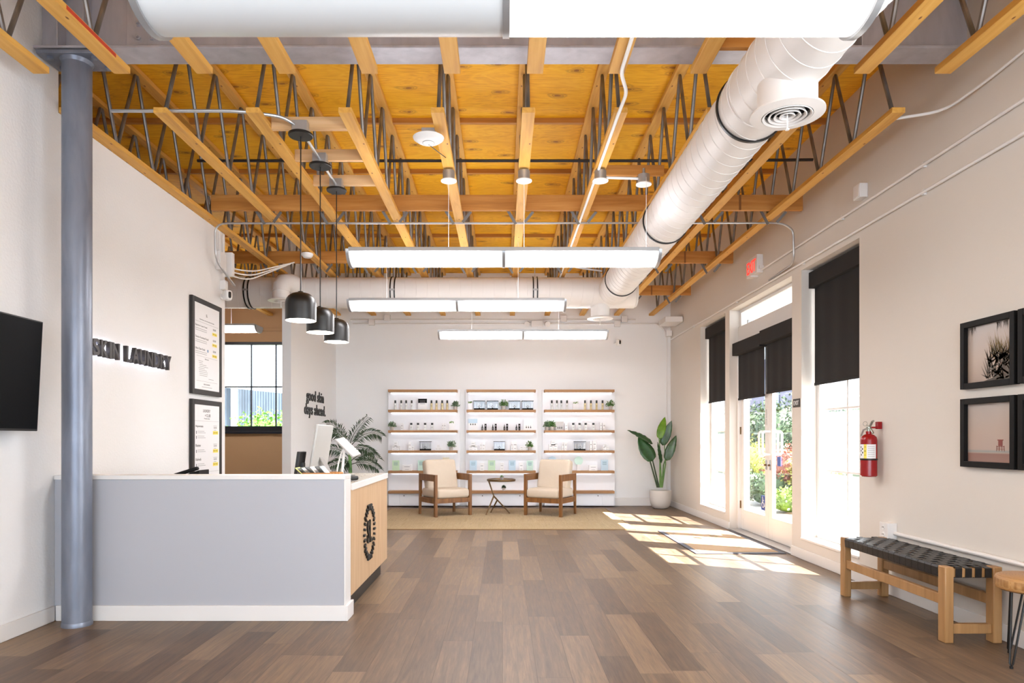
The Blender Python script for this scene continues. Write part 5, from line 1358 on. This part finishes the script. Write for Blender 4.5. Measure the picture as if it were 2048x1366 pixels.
cartons(0, 3, [(c1(150), c1(198), y1_(842), None, 'left lower box of the small white pyramid'), (c1(200), c1(248), y1_(842), None, 'right lower box of the small white pyramid'), (c1(176), c1(222), y1_(788), .066, 'top box of the small white pyramid'),
               (c1(362), c1(402), y1_(795), None, 'tall white carton left of the display case'), (c1(404), c1(434), y1_(848), None, 'short white carton left of the display case'),
               (c1(708), c1(742), y1_(868), None, 'left lower box of the tiny pyramid'), (c1(744), c1(778), y1_(868), None, 'right lower box of the tiny pyramid'), (c1(728), c1(760), y1_(830), .041, 'top box of the tiny pyramid')], '')
case(0, 3, c1(580), 'clear display case with black lid, third row, left shelf unit')
potplant(0, 3, c1(910), 'bushy grey green plant at the right end, ' + where(0, 3), M_sage, .12, .1, seed=5)
card(0, 4, c1(152), c1(243), y3_(390), M_cg, 'pale green card left of the armchair'); cartons(0, 4, [(c1(285), c1(405), y3_(445), None, 'wide low white box beside the green card')], '')
card(0, 4, c1(480), c1(568), y3_(388), M_cm, 'pale mint card half hidden by the left armchair')
card(0, 4, c1(800), c1(885), y3_(352), mat('card_cream', 'f0ead2', .6), 'pale cream card behind the left armchair cushion')
# middle unit
card(1, 1, c1(1122), c1(1182), y1_(275), M_card, 'small white card with leaf print at the left end', 'leaf')
for i, v in enumerate((1272, 1441, 1720, 1890)):
    case(1, 1, c1(v), '%s of four clear display cases, top row, middle shelf unit' % ORD[4][i])
potplant(1, 1, c1(1580), 'bright green potted herb between the display cases, ' + where(1, 1), M_herb, .12, .09, .045, .07, seed=6)
card(1, 2, c1(1127), c1(1245), y1_(496), M_card, 'white card with blue top and black drops', 'drops', (.62, M_cb))
for i, (a, b) in enumerate(((1308, 1350), (1443, 1481), (1592, 1627), (1747, 1785))):
    loc = locate(1, 2, c1(a)); l = '%s black dropper bottle, %s' % (ORD[4][i], where(1, 2))
    if i == 0:
        t = thing('dropper_bottle', l, 'bottle', loc, group='black dropper bottles on the second row'); drop0 = t
        MB().lathe([(0, 0), (.016, 0), (.016, .055), (.008, .066), (0, .066)], 16).build('body', M_capb, t)
        MB().lathe([(.009, .066), (.009, .084), (.005, .086), (.004, .108), (0, .112)], 12).build('dropper_cap', M_capb, t)
        MB().box(-.008, .008, -.0168, -.0158, .018, .022).box(-.008, .008, -.0168, -.0158, .03, .04).build('print', M_inkl, t)
    else: dup(drop0, loc, label=l)
    loc = locate(1, 2, c1(b)); l = 'black carton beside the %s dropper bottle, middle shelf unit' % ORD[4][i]
    if i == 0:
        t = thing('product_box', l, 'box', loc, group='black cartons on the second row'); bc0 = t
        MB().box(-.0175, .0175, -.016, .016, 0, .118).build('carton', M_frame, t, .001)
        MB().box(-.010, .010, -.0168, -.016, .07, .095).box(-.010, .010, -.0168, -.016, .02, .03).build('print', M_inkl, t)
    else: dup(bc0, loc, label=l)
card(1, 2, c1(1842), c1(1957), y1_(502), M_card, 'white card printed with black dropper bottles', 'drops', green=True)
cartons(1, 3, [(c1(1135), c1(1188), y1_(838), None, 'left lower box of the white stack'), (c1(1191), c1(1245), y1_(838), None, 'right lower box of the white stack'), (c1(1165), c1(1215), y1_(792), .069, 'top box of the white stack'),
               (c1(1280), c1(1302), y1_(798), None, 'slim cream carton left of the display case'), (c1(1306), c1(1345), y1_(800), None, 'white carton left of the display case'),
               (c1(1680), c1(1698), y1_(790), None, 'slim white carton right of the display case'), (c1(1702), c1(1755), y1_(788), None, 'tall white carton right of the display case'),
               (c1(1792), c1(1832), y1_(848), None, 'first of two small white boxes by the plant'), (c1(1836), c1(1872), y1_(852), None, 'second of two small white boxes by the plant')], '')
case(1, 3, c1(1528), 'clear display case with black lid, third row, middle shelf unit')
potplant(1, 3, c1(1918), 'green potted herb at the right end, ' + where(1, 3), M_herb, .11, .08, seed=7)
card(1, 4, c1(1147), c1(1237), y3_(390), M_cb, 'pale blue card at the left end'); card(1, 4, c1(1384), c1(1474), y3_(390), M_cg, 'pale green card, second from left')
card(1, 4, c1(1648), c1(1736), y3_(390), M_cb, 'pale blue card right of centre'); card(1, 4, c1(1878), c1(1960), y3_(392), M_cm, 'pale mint card at the right end')
cartons(1, 4, [(c1(1280), c1(1330), y3_(425), None, 'small white carton between blue and green cards'), (c1(1537), c1(1586), y3_(420), None, 'small white carton in the middle'), (c1(1782), c1(1834), y3_(420), None, 'small white carton between blue and mint cards')], '')
potplant(1, 5, c1(1585), 'tiny succulent in a grey pot, ' + where(1, 5), M_palm, .03, .03, .03, .055, seed=8)
# right unit
bottles(2, 1, [c2(v) for v in (1178, 1243, 1300, 1373)], M_clearb, 'white bottle with black cap')
card(2, 1, c2(1447), c2(1525), y1_(280), M_card, 'white card with green leaf print', 'leaf')
bottles(2, 1, [c2(v) for v in (1604, 1680, 1753, 1830)], M_amberb, 'pale amber bottle with black cap')
potplant(2, 1, c2(1928), 'vivid green potted herb at the end, ' + where(2, 1), M_herb, .12, .085, seed=9)
potplant(2, 2, c2(1112), 'grey potted herb at the far left, ' + where(2, 2), M_sage, .11, .075, seed=10)
potplant(2, 2, c2(1180), 'green potted herb beside the clear box, ' + where(2, 2), M_herb, .12, .085, .045, seed=11)
t = card(2, 2, c2(1228), c2(1328), y1_(533), mat('grey_pack', 'c9c6c6', .4), 'grey pack with dark printed bottles', 'drops', green=True)
cartons(2, 2, [(c2(1340), c2(1382), y1_(555), None, 'white carton right of the grey pack'), (c2(1796), c2(1816), y1_(548), None, 'slim white carton after the bottles'), (c2(1828), c2(1862), y1_(550), None, 'white carton at the right')], '')
bottles(2, 2, [c2(v) for v in (1453, 1535, 1613, 1712)], M_clearb, 'clear square bottle with black cap', 'sq', .135, .024)
cartons(2, 3, [(c2(1140), c2(1190), y1_(820), None, 'left lower box of the white stack'), (c2(1194), c2(1246), y1_(820), None, 'right lower box of the white stack'), (c2(1165), c2(1222), y1_(778), .092, 'top box of the white stack'),
               (c2(1308), c2(1328), y1_(795), None, 'slim white carton left of the display case'), (c2(1334), c2(1372), y1_(797), None, 'white carton left of the display case'),
               (c2(1664), c2(1690), y1_(785), None, 'slim white carton right of the display case'), (c2(1700), c2(1748), y1_(778), None, 'tall white carton right of the display case'),
               (c2(1822), c2(1862), y1_(850), None, 'left lower box of the small stack'), (c2(1866), c2(1908), y1_(850), None, 'right lower box of the small stack'), (c2(1842), c2(1880), y1_(822), .055, 'top box of the small stack')], '')
case(2, 3, c2(1535), 'clear display case with black lid, third row, right shelf unit')
def disc(u, row, px, m, label, r=.078):
    t = thing('round_card', label, 'display card', (K(px), SF + .13, SZ[row]))
    MB().lathe([(0, -.006), (r, -.006), (r, .006), (0, .006)], 36, (0, 0, r + .10), Matrix.Rotation(math.pi / 2, 3, 'X')).build('disc', m, t)
    MB().box(-.03, .03, -.02, .03, 0, .11).build('stand', M_card, t)
disc(2, 4, c4(640), M_cb, 'round pale blue card behind the right armchair'); disc(2, 4, c4(912), M_cm, 'round pale mint card right of the armchair cushion')
cartons(2, 4, [(c4(1015), c4(1100), y4_(362), None, 'wide low pale box beside the armchair')], '')
card(2, 4, c4(1140), c4(1212), y4_(306), M_cb, 'pale blue card at the right end')

# ============================================================ outdoors
M_pave = mat('pale_paving', '86827c', .9, var=.08, scale=3)
struct(MB().box(XO + .001, 40, -6, 60, -.16, -.05).box(-40, 40, YB + .6, 60, -.30, -.161).build('ground', M_pave, smooth=False))
M_stucco = mat('white_stucco', 'e6e3de', .9, var=.02)
t = thing('door_canopy', 'white slab canopy outside above the doors', 'canopy', (XO, 8.3, 3.02))
MB().box(.001, .66, -2.6, 2.6, 0, .14).build('slab', M_stucco, t, .01); MB().box(.60, .665, -2.6, 2.6, -.02, -.0).build('drip_edge', M_trim, t)
def bush(label, x, y, rx, ry, h, m1, n, seed, ls=.09, name='shrub', cat='shrub', mats=None, z0=-.05):
    t = thing(name, label, cat, (x, y, z0)); rr = random.Random(seed)
    core = MB(); core.cushion(0, 0, h * .46, rx * 1.5, ry * 1.5, h * .84, .8, nu=20, nv=10); core.build('inner_mass', m1, t)
    mb = MB()
    for i in range(n):
        a = rr.uniform(0, 6.283); e = math.asin(rr.uniform(-.75, 1)); q = rr.uniform(.72, 1.06) * (1 + .12 * math.sin(5 * a + 3 * e))
        p = Vector((rx * q * math.cos(a) * math.cos(e), ry * q * math.sin(a) * math.cos(e), h * .5 + h * .5 * q * math.sin(e)))
        d = Vector((rr.uniform(-1, 1), rr.uniform(-1, 1), rr.uniform(-.5, 1))).normalized(); s_ = d.cross(Vector((rr.uniform(-1, 1), rr.uniform(-1, 1), .3))).normalized()
        L = ls * rr.uniform(.6, 1.3); mb.add([p, p + d * L * .5 + s_ * L * .25, p + d * L, p + d * L * .5 - s_ * L * .25], [(0, 1, 2, 3)])
    mb.build('foliage', m1, t, smooth=False)
    MB().tube([(0, 0, 0), (0, 0, h * .4)], .04, 8).build('trunk', M_soil, t)
G1 = leafmat('hedge_green', '22341a', '46603a', .6); G2 = leafmat('hedge_yellow', '5c6420', '97963c', .6); G3 = leafmat('shrub_red', '6a3a30', 'a06450', .6); G4 = leafmat('ground_green', '3c5820', '76902c', .6)
# a diagonal band of planting seen through the doors and the far window
def at(px, x): 
    y = F * x / (px - VX); return y
B_ = []
for i, (px, x, h, rad, m, n, l) in enumerate((
    (1452, 7.6, 2.35, .95, G1, 2600, 'tall green hedge bush farthest left through the doors'), (1500, 7.2, 2.25, .85, G1, 2600, 'tall green hedge bush behind the left door glass'),
    (1560, 7.2, 2.3, .8, G1, 2600, 'tall green hedge bush behind the right door glass'), (1640, 7.4, 2.2, .75, G1, 2200, 'tall green hedge bush behind the window by the extinguisher'),
    (1720, 7.6, 2.2, .7, G1, 1800, 'tall green hedge bush nearest, beyond the extinguisher window'), (1400, 8.4, 2.3, 1.4, G1, 1800, 'tall green hedge bush beyond the narrow far window'))):
    bush(l, x, at(px, x), rad, rad, h, m, n, i, .10)
for i, (px, x, h, rad, m, n, l) in enumerate((
    (1515, 5.7, 1.25, .62, G2, 1500, 'yellow green shrub outside the left door glass'), (1575, 5.6, 1.15, .42, G3, 1500, 'reddish leaved shrub outside the right door glass'),
    (1630, 5.8, 1.15, .5, G2, 1200, 'yellow green shrub outside the window by the extinguisher'),
    (1492, 5.3, .65, .42, G1, 1000, 'low green shrub at the foot of the left door view'), (1540, 5.15, .6, .42, G1, 1000, 'low green shrub between the two door leaves'),
    (1582, 5.0, .42, .34, G4, 1000, 'low lime green ground plant outside the right door'), (1455, 6.0, 1.2, .7, G1, 1000, 'green shrub outside the far narrow window'))):
    bush(l, x, at(px, x), rad, rad, h, m, n, 30 + i, .07)
t = thing('handrail', 'pale metal handrail outside beyond the door shrubs', 'handrail', (6.35, 13.0, -.05))
MB().tube([(0, -4, 1.02), (0, 3, 1.02)], .022, 8).build('rail', M_trim, t)
for y in (-3.9, -1.5, .8, 2.9): MB().tube([(0, y, 0), (0, y, 1.01)], .018, 8).build('post', M_trim, t)
# buildings outside
t = thing('neighbour_building', 'grey building with windows above the hedge through the doors', 'building', (14, 30, -.05))
MB().box(-1, 6, -12, 14, 0, 5.2).build('wall', mat('lilac_grey_wall', '6f6c7c', .9), t)
for k in range(6):
    y = -10 + k * 4; MB().box(-1.05, -1.001, y, y + 1.8, 2.2, 4.2).build('window', mat('dark_glass', '5a6478', .2), t)
    MB().box(-1.08, -1.051, y + .86, y + .94, 2.2, 4.2).build('mullion', M_white, t)
text('sign_lettering', 'OFFICES', mat('sign_red_paint', 'c0405a', .6), t, (-1.06, -6, 4.4), (0, -1, 0), (0, 0, 1), 4.2, .5, .04) if False else None
MB().box(-1.04, -1.001, -9, -3, 4.35, 4.8).build('red_band', mat('sign_red_paint', 'c0506a', .6), t)
t = thing('corrugated_building', 'grey corrugated building seen through the side room window', 'building', (-12, 27, -.05))
def _corr():
    m, tt, b = newmat('corrugated_metal'); v = coords(tt); wv = N(tt, 'ShaderNodeTexWave'); wv.inputs['Scale'].default_value = 3; tt.links.new(v, wv.inputs['Vector'])
    n = noise(tt, coords(tt, (1, 1, .3)), 1.5, 4); tt.links.new(ramp(tt, n, [(.3, '28323c'), (.6, '434f5a'), (.8, '5e6a74')]), b.inputs['Base Color']); b.inputs['Roughness'].default_value = .5; bump(tt, b, wv.outputs[1], .5, .03); return m
M_corr = _corr()
MB().add([(-9, 0, 0), (6, 0, 0), (6, 6, 0), (-9, 6, 0), (-9, 0, 4.3), (6, 0, 2.8), (6, 6, 2.8), (-9, 6, 4.3)], [(3, 2, 1, 0), (4, 5, 6, 7), (0, 1, 5, 4), (1, 2, 6, 5), (2, 3, 7, 6), (3, 0, 4, 7)]).build('wall', M_corr, t)
MB().box(1.30, 1.53, -.1, -.01, 0, 3.7).build('white_pier', M_white, t)
MB().box(-9, 6, -.12, -.02, 0, .9).build('fence_band', mat('slate_fence', '35424e', .7), t)
bush('bright green bush outside the side room window', X(535, 19), 19, 1.1, 1.0, 2.0, leafmat('bush_bright', '345c14', '6c9a34', .6), 2600, 70, .12)
